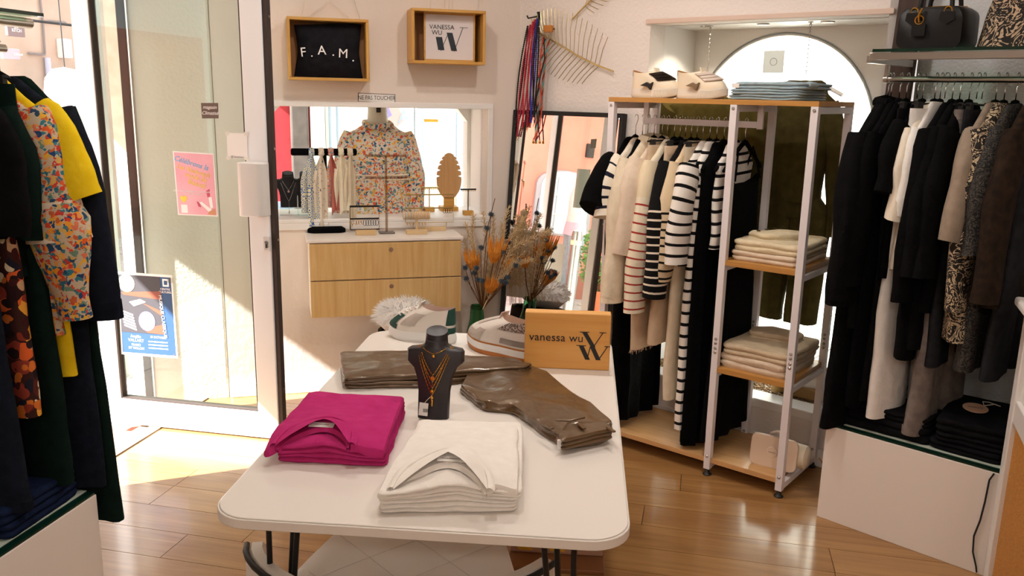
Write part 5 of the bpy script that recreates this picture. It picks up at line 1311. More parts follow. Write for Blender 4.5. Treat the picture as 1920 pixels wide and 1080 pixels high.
t = thing('wall_hook', 'black wall hook carrying the bead strands', 'hook', WR, hx0, 0, hz0)
MB().tube([(0, 0, .02), (0, -.03, .012), (0, -.09, .0), (0, -.1, .012)], .004, 6).build('hook_arm', m_blackm, t); MB().box(-.012, .012, -.006, 0, -.0, .04).build('plate', m_blackm, t, False, .002)
def chev(name, cols):
    t = NT(name); u = t.new('ShaderNodeUVMap'); s_ = t.new('ShaderNodeSeparateXYZ'); t.link(u.outputs[0], s_.inputs[0])
    v = t.math('ADD', t.math('DIVIDE', s_.outputs[1], .085), t.math('MULTIPLY', t.math('ABSOLUTE', t.math('SUBTRACT', t.math('FRACT', t.math('MULTIPLY', s_.outputs[0], 2)), .5)), 1.0))
    t.col(t.ramp(t.math('FRACT', v), [(i/len(cols), c) for i, c in enumerate(cols)], True)); t.set(Roughness=.85); return t.m
def strap(px, mat, d, lab, w_=.018):
    Q = [WR.pt(*p, d) for p in px]; x0, z0 = Q[0]; t = thing('woven_strap', lab, 'strap', WR, x0, d, z0, 0, 'straps by the mirror')
    L = [V((x-x0, -.004*math.sin(i*1.3), z-z0)) for i, (x, z) in enumerate(Q)]; R = []
    for i, p in enumerate(L):
        a = L[min(i+1, len(L)-1)]-L[max(0, i-1)]; n_ = V((a.z, 0, -a.x)).normalized()*w_/2
        R.append([p-n_+V((0, -.0012, 0)), p+n_+V((0, -.0012, 0)), p+n_+V((0, .0012, 0)), p-n_+V((0, .0012, 0))])
    vs = [0]
    for i in range(1, len(L)): vs.append(vs[-1]+(L[i]-L[i-1]).length)
    MB().loft(R, vs=vs).build('webbing', mat, t, False)
    MB().lathe([(.005, 0), (.007, .004), (.005, .012), (.002, .02)], 8, (L[-1].x, 0, L[-1].z-.02)).build('clasp', m_gold, t)
strap([(1022, 72), (1016, 110), (1010, 160), (1006, 210), (1004, 260), (1005, 305)], chev('chevron_weave', ['d8c0a4', 'e05a4a', '1c1c20', '63b0b4', 'd8c0a4', 'c8907a']), -.055, 'chevron woven strap in coral and teal hanging over the mirror')
strap([(1030, 72), (1023, 110), (1018, 160), (1014, 206), (1013, 250), (1020, 300)], chev('multi_weave', ['4fa0a8', 'd98a4a', '2c2c34', 'c84a3c', '6ab0a0']), -.045, 'teal and orange striped strap hanging right of the chevron strap', .014)
strap([(1018, 70), (1014, 110), (1012, 150), (1016, 200), (1011, 240), (1000, 262)], M('red_cord', 'd0432c', .7), -.065, 'narrow red cord crossing the woven straps', .006)
strap([(1020, 70), (1022, 110), (1012, 150), (1004, 190), (1008, 230), (1012, 262)], M('black_cord', '1a1718', .7), -.068, 'narrow black cord crossing the red one', .006)
hx0, hz0 = WR.pt(1029, 55, -.05)
t = thing('leather_tab', 'orange leather tab holding the woven straps beside the bead strands', 'tab', WR, hx0, -.05, hz0)
MB().box(-.026, .026, -.014, .008, -.016, .02).build('tab_body', M('orange_leather', 'c07a34', .45), t, False, .006)
MB().tube([(0, .0, .0), (0, .05, .006)], .004, 6).build('peg', m_blackm, t)

# ================================================================== DRIED FLOWERS
VF = Fr(WB.w(1.02, -.22)[:2], 15.5)
t = thing('glass_vase', 'green glass bottle vase with dried flowers between drawers and mirror', 'vase', VF, 0, 0, 0)
vz = VF.pt(905, 575, 0)[1]
m_gg = NT('green_glass'); m_gg.set(Roughness=.04, IOR=1.45); m_gg.b.inputs['Transmission Weight'].default_value = 1; m_gg.col('86c9a0'); m_gg = m_gg.m
pr = [(.001, .012), (.05, .0), (.062, .02), (.066, .2), (.062, .32), (.04, .42), (.034, .5), (.033, vz-.01), (.038, vz)]
MB().lathe(pr+[(.034, vz), (.029, vz-.012), (.03, .5), (.036, .42), (.057, .32), (.06, .2), (.056, .03), (.001, .02)], 24, cap=False).build('vase_body', m_gg, t)
m_stem = M('brown_stem', '6e4426', .8); m_straw = M('straw_frond', 'e2caa0', .85, var='cfb184', vs=20); m_org = M('orange_bloom', 'dd8520', .7, var='eba542', vs=40); m_this = M('blue_thistle', '55636f', .8, var='3d4852', vs=60)
def vp(px, py, d=0): x, z = VF.pt(px, py, d); return V((x, d, z))
def spike(m, a, b, r):
    d = b-a; u = d.cross(V((.3, .5, .8))).normalized(); w_ = d.cross(u).normalized()
    m.loft([[a+u*r, a-u*r*.5+w_*r*.87, a-u*r*.5-w_*r*.87], [b+u*r*.1, b-u*r*.05+w_*r*.09, b-u*r*.05-w_*r*.09]], True, False, True)
def frond(pts, n, ln, d, lab=None):
    n = int(n*2.1)
    L = [vp(*p, d+.03*math.sin(i)) for i, p in enumerate(pts)]
    f = MB().tube(L, .0022, 5).build('frond', m_straw, t); m = MB()
    for i in range(n):
        u = .14+.84*i/n; u *= len(L)-1; k = min(int(u), len(L)-2); p = L[k].lerp(L[k+1], u-k); tg = (L[k+1]-L[k]).normalized()
        side = tg.cross(V((math.sin(i*2.4), math.cos(i*2.4), .2))).normalized(); l = ln*.72*(1.1-.6*i/n)*rnd.uniform(.7, 1.2)
        q = p+(tg*.75+side*.8).normalized()*l; spike(m, p, q, .0028)
        for j in range(3):
            v = .3+.25*j; pp = p.lerp(q, v); sd = V((rnd.uniform(-1, 1), rnd.uniform(-1, 1), rnd.uniform(-.4, 1))).normalized(); spike(m, pp, pp+(sd+tg*.6).normalized()*l*.42, .0024)
    o = m.build('leaflets', m_straw, f, False); o['kind'] = 'stuff'
base = (905, 580)
for pts, n, ln, d in (([base, (895, 500), (885, 440), (888, 400)], 36, .06, .10), ([base, (915, 510), (925, 450), (925, 405)], 40, .06, .11), ([base, (930, 500), (962, 440), (985, 405)], 40, .06, .0), ([base, (930, 530), (965, 495), (1000, 485)], 34, .055, -.07), ([base, (900, 520), (885, 460), (872, 415)], 26, .062, .05), ([base, (908, 500), (912, 440), (905, 395)], 28, .065, .08), ([base, (920, 500), (940, 440), (955, 385)], 30, .07, .06), ([base, (935, 510), (960, 465), (1010, 440), (1030, 432)], 30, .062, -.05), ([base, (930, 520), (955, 480), (975, 430), (968, 400)], 28, .065, .02), ([base, (925, 540), (955, 500), (985, 470)], 24, .055, -.02), ([base, (890, 500), (875, 470), (866, 440)], 22, .05, .09), ([base, (918, 520), (935, 480), (945, 450), (940, 420)], 26, .06, .1)):
    frond(pts, n, ln, d)
def bloom(px, ctr, s, d):
    L = [vp(*base, 0), vp((base[0]*.4+ctr[0]*.6), (base[1]*.5+ctr[1]*.5), d*.6), vp(*ctr, d)]
    st = MB().tube(L, .0028, 5).build('flower_stem', m_stem, t); m = MB(); p = L[-1]; up = (L[-1]-L[-2]).normalized()
    for i in range(34):
        a = i*2.4; r = (i % 7)/7; dr_ = (up+V((math.cos(a), math.sin(a), 0))*(.12+.30*r)).normalized(); b = p+V((math.cos(a), math.sin(a), 0))*.012
        e = b+dr_*s*rnd.uniform(.75, 1.05); m.tube([b, b.lerp(e, .5)+V((math.cos(a), math.sin(a), 0))*.010, e], [.0035, .0042, .0006], 4)
    o = m.build('bloom', m_org, st, False)
for ctr, s, d in (((925, 492), .15, -.06), ((888, 505), .115, -.02), ((917, 548), .11, -.07), ((945, 505), .09, .05)): bloom(None, ctr, s, d)
def thistle(ctr, d, s=.019):
    L = [vp(*base, 0), vp((base[0]*.45+ctr[0]*.55)+rnd.uniform(-4, 4), (base[1]*.5+ctr[1]*.5), d*.6), vp(*ctr, d)]
    st = MB().tube(L, .002, 5).build('flower_stem', m_stem, t); m = MB(); p = L[-1]
    for i in range(44):
        z = 1-2*(i+.5)/44; q = math.sqrt(1-z*z); a = i*2.4; spike(m, p+V((q*math.cos(a), q*math.sin(a), z))*s*.35, p+V((q*math.cos(a), q*math.sin(a), z*.9))*s*rnd.uniform(.85, 1.25), s*.16)
    m.build('thistle_head', m_this, st, False)
for c, d in (((921, 402), .02), ((913, 428), .0), ((902, 464), -.05), ((872, 502), -.06), ((880, 497), .0), ((893, 503), -.1), ((889, 512), -.03), ((953, 455), -.05), ((942, 472), -.1), ((938, 478), -.07), ((948, 530), -.1), ((940, 527), -.12), ((952, 520), -.08), ((874, 522), -.04), ((896, 524), -.1), ((967, 497), -.05), ((972, 488), -.04), ((904, 526), -.12)): thistle(c, d)
MB().tube([vp(905, 470, .05), vp(916, 420, .03), vp(928, 372, .02)], .0022, 5).build('flower_stem', m_stem, t)

# ================================================================== DISPLAY WINDOW: BUST, BLOUSE, JEWELLERY
bx_, bz_ = WB.pt(708, 240, .27)
p_fl2 = floral('blouse_print', 'd9cfbd', [['e2683a', 'e8b040', '33708a', 'd95a48', '2f5a78', 'e89058', '7a9a8a', 'e0a848'], ['d9cfbd', '3f7f98', 'e07050', '5580a0', 'e8b850', 'd9cfbd', 'cf5a40']], 62, .52)
bl = top(WB, bx_, .265, bz_+.115, 'floral_blouse', 'floral blouse seen from behind on the mannequin in the display window', 'x', 'blouse', p_fl2, .64, .178, 1.0, .085, sl=.46, r=(.06, .055), out=.03, fold=.06, k=7, rz=-90, neck=.065, drop=.075, hang=False, collar=p_fl2, flat=1.0, waist=.95, balloon=.01)
bl['group'] = 'clothes in the display window'
for zz in (-.36, -.385): 
    q = MB(); q.loft([ringp(40, .176*f, .098*f, 0, 0, zz-d_) for f, d_ in ((1.0, 0), (1.04, .006), (1.0, .012))], True, False, False); q.build('lace_band', m_lace, bl)
mq = thing('mannequin', 'pale mannequin torso wearing the floral blouse in the display window', 'mannequin', WB, bx_, .265, wz0)
hN = bz_+.085-wz0
m_man = M('mannequin_beige', 'd8cfba', .5)
MB().lathe([(.062, hN-.08), (.055, hN-.03), (.052, hN+.02), (.055, hN+.045), (.05, hN+.06), (.001, hN+.066)], 22).build('neck', m_man, mq)
MB().lathe([(.10, 0.001), (.10, .012), (.012, .02), (.012, .12)], 20).build('stand', m_steel, mq)
MB().prism([(-.012, hN+.0), (.012, hN+.0), (.012, hN+.03), (-.012, hN+.03)], -.0565, -.051).build('neck_slot', m_ink, mq, False)
# right hand sill: oval board, stands
def ledge(px, d): return WB.pt(px, 300, d)[0]
x0, z1 = WB.pt(842, 288, .24); zb = WB.pt(842, 372, .24)[1]; hw_ = (WB.pt(865, 330, .24)[0]-WB.pt(819, 330, .24)[0])/2
t = thing('necklace_board', 'oval wooden necklace board with notched edge standing on the window ledge', 'jewellery stand', WB, x0, .24, wz0)
E_ = []; H_ = (z1-zb)/2*1.03; cz_ = (z1+zb)/2-wz0
for i in range(120):
    a = 2*PI*i/120; k_ = 1
    if (math.cos(a) > .25 or math.cos(a) < -.25) and -.25 < math.sin(a) < .9 and i % 5 == 0: k_ = .74
    E_.append((hw_*math.cos(a)*k_*(1-.12*math.sin(a)), H_*math.sin(a)+cz_))
MB().prism(E_, -.006, .006).build('board', wood('light_board', 'b98a58', 'cda06c', 2, .5), t, False)
MB().box(-.05, .05, -.03, .06, 0, .025).build('base', m_pine, t, False, .003); MB().box(-.03, .03, -.006, .006, .02, cz_-H_*.9).build('prop', m_pine, t, False)
def tbar(fr, x, y, z, w_, h_, mat, name, label, n=8, base_w=.055):
    t = thing(name, label, 'jewellery stand', fr, x, y, z)
    MB().box(-base_w/2, base_w/2, -.02, .02, 0, .026).build('base', m_pine, t, False, .003)
    MB().tube([(0, 0, .026), (0, 0, h_)], .0028, 6).build('pole', mat, t)
    MB().box(-w_/2, w_/2, -.005, .005, h_-.004, h_+.004).build('bar', mat, t, False, .001)
    for i in range(n): MB().lathe([(.003*math.sin(PI*k_/5), -.003*math.cos(PI*k_/5)) for k_ in range(6)], 6, (-w_/2+.008+(w_-.016)*i/(n-1), -.006, h_-.008)).build('ear_stud', m_gold, t)
x_, z_ = WB.pt(878, 355, .05)
tbar(WB, x_, .05, wz0, .088, z_-wz0, m_blackm, 'earring_stand', 'small black bar earring stand on a wooden foot at the window ledge right end')
x_, z_ = WB.pt(805, 352, .22)
tbar(WB, x_, .22, wz0, .11, z_-wz0, m_brass, 'earring_stand', 'small brass bar earring stand behind the bracelet roll on the window ledge', 9)
LF = Fr(WB.w(0, .16)[:2], 15.5)
x_ = LF.pt(541, 360)[0]
m_nb2 = M('black_velvet_bust', '141316', .7)
for i, (px, lab) in enumerate(((541, 'small black bust with a silver chain at the window ledge left end'), (574, 'second small black bust half hidden behind the blue scarf'))):
    x_ = LF.pt(px, 360)[0]; zt_ = LF.pt(px, 328)[1]; s_ = (zt_-wz0-.045)/.18
    a_ = thing('acrylic_block', ('clear block under the left small bust', 'clear block under the second small bust')[i], 'block', LF, x_, 0, wz0+.0005)
    MB().box(-.05, .05, -.03, .03, 0, .042).build('block_body', m_glass, a_, False, .003)
    bust(LF, x_, .0, wz0+.044, 0, s_, 'necklace_bust', lab, m_nb2, .22)
    if i == 0:
        q = Fr(LF.w(x_, 0)[:2], 15.5); necklace(q, .043, .10, 0, 'fine silver chain with drop on the left small bust', 'bar', s_, m_chrome, wz0+.044, 'chains in the display window', .16, .22)
        necklace(q, .035, .05, 0, 'short silver chain on the left small bust', 'disc', s_, m_chrome, wz0+.044, 'chains in the display window', .16, .22)
# ---- on the drawer unit
DZ = cz1+.0005
dl = lambda px, py: WB.fl(px, py, DZ)
a = dl(612, 434)
ty = a[1]; bz_ = WB.pt(607, 285, ty)[1]-DZ; bw0, bw1 = WB.pt(545, 286, ty)[0]-a[0], WB.pt(669, 286, ty)[0]-a[0]
t = thing('scarf_stand', 'black padded bar stand holding small scarves on the drawer unit', 'stand', WB, a[0], ty, DZ)
MB().tube([(bw0, 0, bz_), (bw0+.006, 0, bz_), (bw1-.006, 0, bz_), (bw1, 0, bz_)], [.012, .0185, .0185, .012], 18).build('padded_bar', m_velvet, t)
MB().tube([(0, 0, .01), (0, 0, bz_)], .012, 10).build('pole', m_velvet, t)
MB().loft([[(x*k_, y*k_, z) for x, y in rpoly([(.098, .035), (.07, .06), (-.07, .06), (-.098, .035), (-.098, -.035), (-.07, -.06), (.07, -.06), (.098, -.035)], .01, 2, 0)] for k_, z in ((1, 0), (1, .02), (.8, .032))]).build('base', m_velvet, t)
MB().box(-.01, .012, -.058, -.056, .004, .012).build('label', m_lab, t, False)
def diam(name, cols, sc):
    t = NT(name); co = t.coord(); v = t.new('ShaderNodeTexVoronoi'); v.inputs['Scale'].default_value = sc; v.inputs['Randomness'].default_value = .25; t.link(co, v.inputs['Vector'])
    t.col(t.ramp(t.math('FRACT', t.math('MULTIPLY', v.outputs['Distance'], 3.2)), [(i/len(cols), c) for i, c in enumerate(cols)], True)); t.set(Roughness=.6); return t.m
def scarf(px_knot, px_end, wpx, mat, mat2, lab, k_):
    kx = WB.pt(px_knot, 286, ty)[0]; t = thing('neck_scarf', lab, 'scarf', WB, kx, ty, DZ+bz_, 0, 'scarves on the stand')
    MB().lathe([(.0195, -.014), (.0225, -.009), (.023, 0), (.0225, .009), (.0195, .014)], 14, (0, 0, 0), 0, cap=False).build('loop', mat, t)
    MB().lathe([(0, -.014), (.012, -.01), (.016, 0), (.012, .01), (0, .014)], 10, (0, -.024, -.008)).build('knot', mat, t)
    for s_, m2 in ((0, mat), (1, mat2)):
        ex, ez = WB.pt(px_end+s_*(wpx*.55), (405, 428)[s_] if k_ else (395, 400)[s_], ty); ex -= kx; ez -= DZ+bz_
        ww = .058*wpx/24; R = []
        for i in range(12):
            v = i/11; w_ = (.008+(ww-.008)*min(1, v*4)); x_ = ex*min(1, v*2.2); z_ = -.012+(ez+.03)*v; y_ = -.026-.012*math.sin(v*5+s_)-s_*.006
            lo = -.028*(v > .99); R.append([(x_-w_/2, y_, z_-lo*-1*(1 if s_ else 0)), (x_-w_*.17, y_-.007, z_), (x_+w_*.17, y_+.005, z_), (x_+w_/2, y_-.002, z_+(lo if s_ == 0 else 0)), (x_+w_*.17, y_+.0065, z_), (x_-w_*.17, y_-.0045, z_)])
        MB().loft(R).build('scarf_end', m2, t)
m_s1 = diam('blue_diamond_print', ['2f5a9a', 'e8e4c8', 'b8b45a', 'e8e4d8', '3a66a6'], 46); m_s2 = floral('cream_script_print', 'd8cbb8', [['3a3a4a', 'c8b8a4', 'd8cbb8', 'b59a84', 'd8cbb8']], 60, .35)
m_s3 = diam('coral_print', ['c9605a', 'e8d8c0', '4a8aa0', 'd0706a', 'e0a060'], 40); m_s4 = fabric('cream_silk', 'ded2b6', 'e6dcc4', rough=.45); m_s5 = fabric('beige_silk', 'd4c4a8', 'dccdb4', rough=.45)
for a_ in ((584, 576, 24, m_s1, m_s1, 'blue and yellow patterned scarf leftmost on the bar stand', 1), (602, 596, 20, m_s2, m_s2, 'cream scarf with dark script second on the bar stand', 1), (620, 620, 16, m_s3, M('brick_silk', 'a8564c', .5), 'coral patterned scarf third on the bar stand', 0), (639, 634, 22, m_s4, m_s4, 'plain cream scarf fourth on the bar stand', 0), (656, 652, 16, m_s5, m_s5, 'narrow beige scarf last on the bar stand', 1)): scarf(*a_)
def hoops(t, x, y, z, mat, r=.011, n=14):
    MB().tube([(x+r*.55*math.sin(2*PI*i/n), y, z-r-r*-math.cos(2*PI*i/n)*1.0) for i in range(n+1)], .0013, 5).build('earring', mat, t)
a = dl(686, 440); xl, zt = WB.pt(656, 386, a[1]); xr, zb = WB.pt(711, 430, a[1])
t = thing('earring_rack', 'black wire earring frame on a wooden block, on the drawer unit', 'jewellery stand', WB, a[0], a[1], DZ)
MB().box(-.052, .052, -.022, .022, 0, .026).build('base', wood('pale_block', 'd4b07c', 'e0c294', 0, .5), t, False, .002)
xl -= a[0]; xr -= a[0]; zt -= DZ; zb -= DZ
MB().tube([(xl, 0, zb), (xl, 0, zt), (xr, 0, zt), (xr, 0, zb), (xl, 0, zb)], .0024, 6).build('frame', m_blackm, t)
zm = zb+(zt-zb)*.46; MB().box(xl, xr, -.003, .003, zm-.004, zm+.004).build('bar', m_blackm, t, False); MB().box(xl, xr, -.003, .003, zt-.008, zt).build('bar', m_blackm, t, False)
for x in (xl*.55, xr*.55): MB().tube([(x, 0, .024), (x, 0, zb)], .0022, 5).build('pin', m_blackm, t)
m_turq = M('turquoise', '4fb0a8', .3); m_wh = M('white_enamel', 'e8ecec', .3)
for i in range(11): hoops(t, xl+.012+(xr-xl-.024)*i/10, -.005, zm-.006, m_gold if i < 5 else m_black, .011 if i < 5 else .015)
for i, m_ in enumerate((m_wh, m_wh, m_turq, m_turq)): hoops(t, xl+.05+.014*i, -.005, zt-.01, m_, .008)
# clear T stand
a = dl(725, 437); zt = WB.pt(725, 292, a[1])[1]-DZ; wT = WB.pt(766, 292, a[1])[0]-WB.pt(688, 292, a[1])[0]
m_acr = glassm('acrylic', 'ded2c6', 1.4, 1.6)
t = thing('acrylic_stand', 'clear acrylic two bar jewellery stand in front of the floral blouse', 'jewellery stand', WB, a[0], a[1], DZ)
MB().box(-.04, .04, -.03, .03, 0, .008).build('base', M('grey_base', '6f6660', .3, .6), t, False, .002)
MB().box(-.006, .006, -.004, .004, .008, zt).build('pole', m_acr, t, False)
for z in (zt, zt*.72): MB().box(-wT/2, wT/2, -.006, .006, z-.006, z+.006).build('bar', m_acr, t, False)
for i in range(10): MB().tube([(-wT/2+wT*(i+.5)/10, -.008, zt*.72), (-wT/2+wT*(i+.5)/10, -.01, zt*.72-.05-.012*(i % 3)), (-wT/2+wT*(i+.5)/10+.006, -.008, zt*.72)], .0007, 4).build('fine_chain', m_gold, t)
# bracelet roll
a = dl(780, 437); zt = WB.pt(780, 403, a[1])[1]-DZ
t = thing('bracelet_stand', 'cream bracelet roll with thin bracelets on a wooden stand on the drawer unit', 'jewellery stand', WB, a[0], a[1]-.02, DZ)
m_bl2 = wood('pale_stand', 'd8b888', 'e4c89c', 0, .5)
MB().box(-.055, .055, -.025, .025, 0, .02).build('base', m_bl2, t, False, .002); MB().tube([(0, 0, .02), (0, 0, zt)], .006, 8).build('pole', m_bl2, t)
MB().tube([(-.072, 0, zt), (-.07, 0, zt), (.07, 0, zt), (.072, 0, zt)], [.012, .021, .021, .012], 16).build('roll', fabric('cream_canvas', 'dccbb0', 'e4d6be'), t)
for i in range(18):
    x = -.062+.124*i/17; mt = (m_rd, m_turq, m_gold, m_gold, m_bk, m_gold)[i % 6] if i < 6 else m_gold
    MB().lathe([(.0218, -.0012), (.0232, 0), (.0218, .0012)], 14, (x, 0, zt), 0, cap=False).build('bracelet', mt, t)
# brass earring frame
a = dl(808, 434); (xl, zt), (xr, zb) = WB.pt(760, 365, a[1]+.03), WB.pt(850, 416, a[1]+.03); a = (a[0], a[1]+.03); xl -= a[0]; xr -= a[0]; zt -= DZ; zb -= DZ
t = thing('earring_rack', 'brass wire earring frame on a long wooden block behind the bracelet roll', 'jewellery stand', WB, a[0], a[1], DZ)
MB().box(-.075, .085, -.018, .018, 0, .02).build('base', m_bl2, t, False, .002)
MB().tube([(xl, 0, zb), (xl, 0, zt), (xr, 0, zt), (xr, 0, zb), (xl, 0, zb)], .002, 6).build('frame', m_brass, t)
for z in (zt, (zt+zb)/2+.003): MB().box(xl, xr, -.003, .003, z-.004, z+.002).build('bar', m_brass, t, False)
for x in (xl*.7, xr*.7): MB().tube([(x, 0, .02), (x, 0, zb)], .002, 5).build('pin', m_brass, t)
for i in range(4): hoops(t, xr-.05+.012*i, -.004, (zt+zb)/2, m_blackm, .013)
for i in range(7): hoops(t, xl+.01+.016*i, -.004, zb-.0, m_gold, .006)

# ================================================================== ARCH NICHE CONTENTS
def chain(px0, px1, d, lab):
    (x0, z0), (x1, z1) = WR.pt(*px0, d), WR.pt(*px1, d); t = thing('hanging_chain', lab, 'chain', WR, x0, d, nz1, 0, 'chains in the niche'); n = max(4, int((nz1-z1)/.018))
    lk = MB().tube([(.004*math.sin(2*PI*i/10), 0, .0115*math.cos(2*PI*i/10)) for i in range(11)], .0012, 4).mesh('link', m_steel)
    for i in range(n): inst(lk, 'link', t, ((x1-x0)*i/n, 0, -.012-(nz1-z1)*i/n), (0, 0, PI/2*(i % 2)))
    MB().lathe([(.0, 0), (.012, -.001), (.012, -.004), (.003, -.008), (.003, -.012)], 10).build('ceiling_hook', m_steel, t)
    return x1, z1
x1, z1 = chain((1332, 58), (1326, 150), .2, 'left steel chain hanging from the niche soffit')
x2, z2 = chain((1520, 45), (1512, 132), .2, 'right steel chain hanging from the niche soffit')
f_ol2 = sheer('olive_viscose_light', '5c5026', '6b5e30', .3, wr=10, wst=.6)
h_ = thing('white_hanger', 'white plastic hanger on the right chain behind the folded jeans', 'hanger', WR, x2, .2, z2-.03)
MB().tube([(.006*math.sin(2*PI*i/10), 0, .03+.006*math.cos(2*PI*i/10)-.006) for i in range(11)]+[(0, 0, .02), (0, 0, -.02)], .0016, 5).build('hook', m_chrome, h_)
MB().tube([(-.17, 0, -.075), (-.09, 0, -.035), (0, 0, -.02), (.09, 0, -.035), (.17, 0, -.075)], .009, 8).build('arms', m_white, h_)
j = top(WR, x2+.0, .2, z2+.045, 'jumpsuit', 'long olive jumpsuit hanging from the right chain before the arch', 'x', 'jumpsuit', f_olive, .62, .158, .72, .05, sl=.60, r=(.052, .05), out=.05, fold=.12, k=9, rz=-90, drop=.13, hang=False, flat=1.0)
j['group'] = 'olive clothes in the niche'
R = [ringp(30, .115+.055*min(1, v*1.6), .055, 0, 0, -.60-.10*v, fold=.12, k=8) for v in (0, .25, .6, 1)]
MB().loft(R).wob(.004, 8, 4).build('hip', f_olive, j); MB().loft([ringp(30, .12, .058, 0, 0, -.60+d_) for d_ in (.02, -.025)]).build('waistband', f_ol2, j)
for s_ in (-1, 1): MB().loft([ringp(24, .095-.02*v, .055, s_*.082, 0, -.69-.50*v, fold=.14, k=5, ph=s_) for v in (i/9 for i in range(10))]).wob(.008, 7, 5+s_).build('leg', f_olive, j)
h2 = thing('white_hanger', 'white plastic hanger on the left chain behind the velcro sneakers', 'hanger', WR, x1, .2, z1-.03)
MB().tube([(.006*math.sin(2*PI*i/10), 0, .03+.006*math.cos(2*PI*i/10)-.006) for i in range(11)]+[(0, 0, .02), (0, 0, -.02)], .0016, 5).build('hook', m_chrome, h2)
MB().tube([(-.17, 0, -.075), (-.09, 0, -.035), (0, 0, -.02), (.09, 0, -.035), (.17, 0, -.075)], .009, 8).build('arms', m_white, h2)
j2 = top(WR, x1+.02, .2, z1+.02, 'blouse', 'short olive gathered blouse hanging from the left chain behind the rack rail', 'x', 'blouse', f_ol2, .62, .235, 1.0, .06, sl=.25, r=(.09, .08), out=.03, fold=.14, k=12, rz=-90, drop=.08, hang=False, flat=1.0)
j2['group'] = 'olive clothes in the niche'
# sheet on the arch glass
(x0, z1), (x1, z0) = WR.pt(1433, 95, ND+.147), WR.pt(1468, 137, ND+.147)
t = thing('taped_sheet', 'grey backlit paper sheet stuck high on the arch glass', 'paper', WR, (x0+x1)/2, ND+.147, (z0+z1)/2)
pp = NT('backlit_paper'); tl_ = pp.new('ShaderNodeBsdfTranslucent'); tl_.inputs[0].default_value = hexc('d2d0ce'); pp.col('d2d0ce'); pp.set(Roughness=.9); mx_ = pp.new('ShaderNodeMixShader'); mx_.inputs[0].default_value = .55
pp.link(pp.b.outputs[0], mx_.inputs[1]); pp.link(tl_.outputs[0], mx_.inputs[2]); pp.link(mx_.outputs[0], pp.out.inputs[0])
MB().box((x0-x1)/2, (x1-x0)/2, -.0008, .0008, (z0-z1)/2, (z1-z0)/2).build('sheet', pp.m, t, False)
MB().tube([(.018*math.cos(2*PI*i/20), -.0012, .018*math.sin(2*PI*i/20)) for i in range(21)], .0012, 4).build('printed_ring', M('print_grey', '8b8987', .8), t)
# ledge goods
gz = nz0+.006
def lxy(px, py): return WR.fl(px, py, gz)
m_patent = M('black_patent', '141414', .22)
a = lxy(1262, 697)
t = thing('leather_bag', 'black leather handbag with brass zip leaning on the gravel ledge', 'bag', WR, a[0], .2, gz, -25)
P = rpoly([(.13, 0), (.12, .15), (-.12, .15), (-.13, 0)], .03, 4, 2)
MX = Matrix.Rotation(math.radians(-28), 4, 'X')
MB().loft([[(x*k_, y, z*k2) for x, z in P] for y, k_, k2 in ((-.035, .92, .96), (-.02, 1, 1), (.02, 1, 1), (.035, .92, .96))]).xf(Matrix.Translation((0, 0, .018)) @ MX).build('bag_body', m_patent, t)
MB().tube([(-.115, 0, .152), (0, 0, .155), (.115, 0, .152)], .006, 8).xf(Matrix.Translation((0, 0, .018)) @ MX).build('zip', m_gold, t)
MB().tube([(.06, -.03, .14), (.075, -.08, .09), (.05, -.11, .04), (.03, -.09, .004)], .007, 6, fx=.4).build('strap', m_patent, t)
MB().tube([(-.06, .01, .15), (-.05, .01, .22), (.05, .01, .22), (.06, .01, .15)], .007, 6).xf(Matrix.Translation((0, 0, .018)) @ MX).build('handle', m_patent, t)
a = lxy(1282, 690)
t = thing('white_bag', 'white round bag with black trim behind the black handbag on the ledge', 'bag', WR, a[0]+.08, .30, gz)
MB().lathe([(0, 0), (.06, .005), (.085, .04), (.085, .1), (.05, .14), (0, .145)], 20).build('bag_body', m_offw, t); MB().tube([(.086*math.cos(q), .086*math.sin(q), .07) for q in (2*PI*i/20 for i in range(21))], .006, 6).build('trim', m_black, t)
m_tan = M('tan_lining', 'b9855a', .6)
a = lxy(1445, 746); shoe(WR, a[0], .25, gz, 75, 'strap_sandal', 'white leather shoe with tan lining at the ledge middle behind the tower', m_offw, M('gold_sole', 'c9a86a', .4), m_tan, .22, .085, .075, .03, straps=m_offw)
t = thing('display_block', 'brown wooden block under the right ledge sneaker', 'block', WR, WR.fl(1500, 757, gz)[0], .20, gz)
MB().box(-.11, .09, -.05, .07, 0, .05).build('block_body', M('brown_block', '9c7748', .6), t, False, .003)
x_ = t.location; a = WR.fl(1500, 757, gz)
shoe(WR, a[0]-.01, .21, gz+.0505, 186, 'white_sneaker', 'white sneaker with tan lining resting on the brown block in the arch window', m_offw, m_wsole, m_tan, .27, .10, .09, .034, lace=M('cream_lace', 'e0d8cc', .8))
a = WR.fl(1552, 770, gz); shoe(WR, a[0]-.02, .30, gz, 120, 'white_sneaker', 'white sneaker with spotted heel at the right end of the ledge', m_offw, m_wsole, m_tan, .26, .10, .09, .034, patches=(('spotted_heel', 2.3, 3.14, .5, 1, zebra('spotted_hide', '6a4a30', 'c9a888', 70)),))
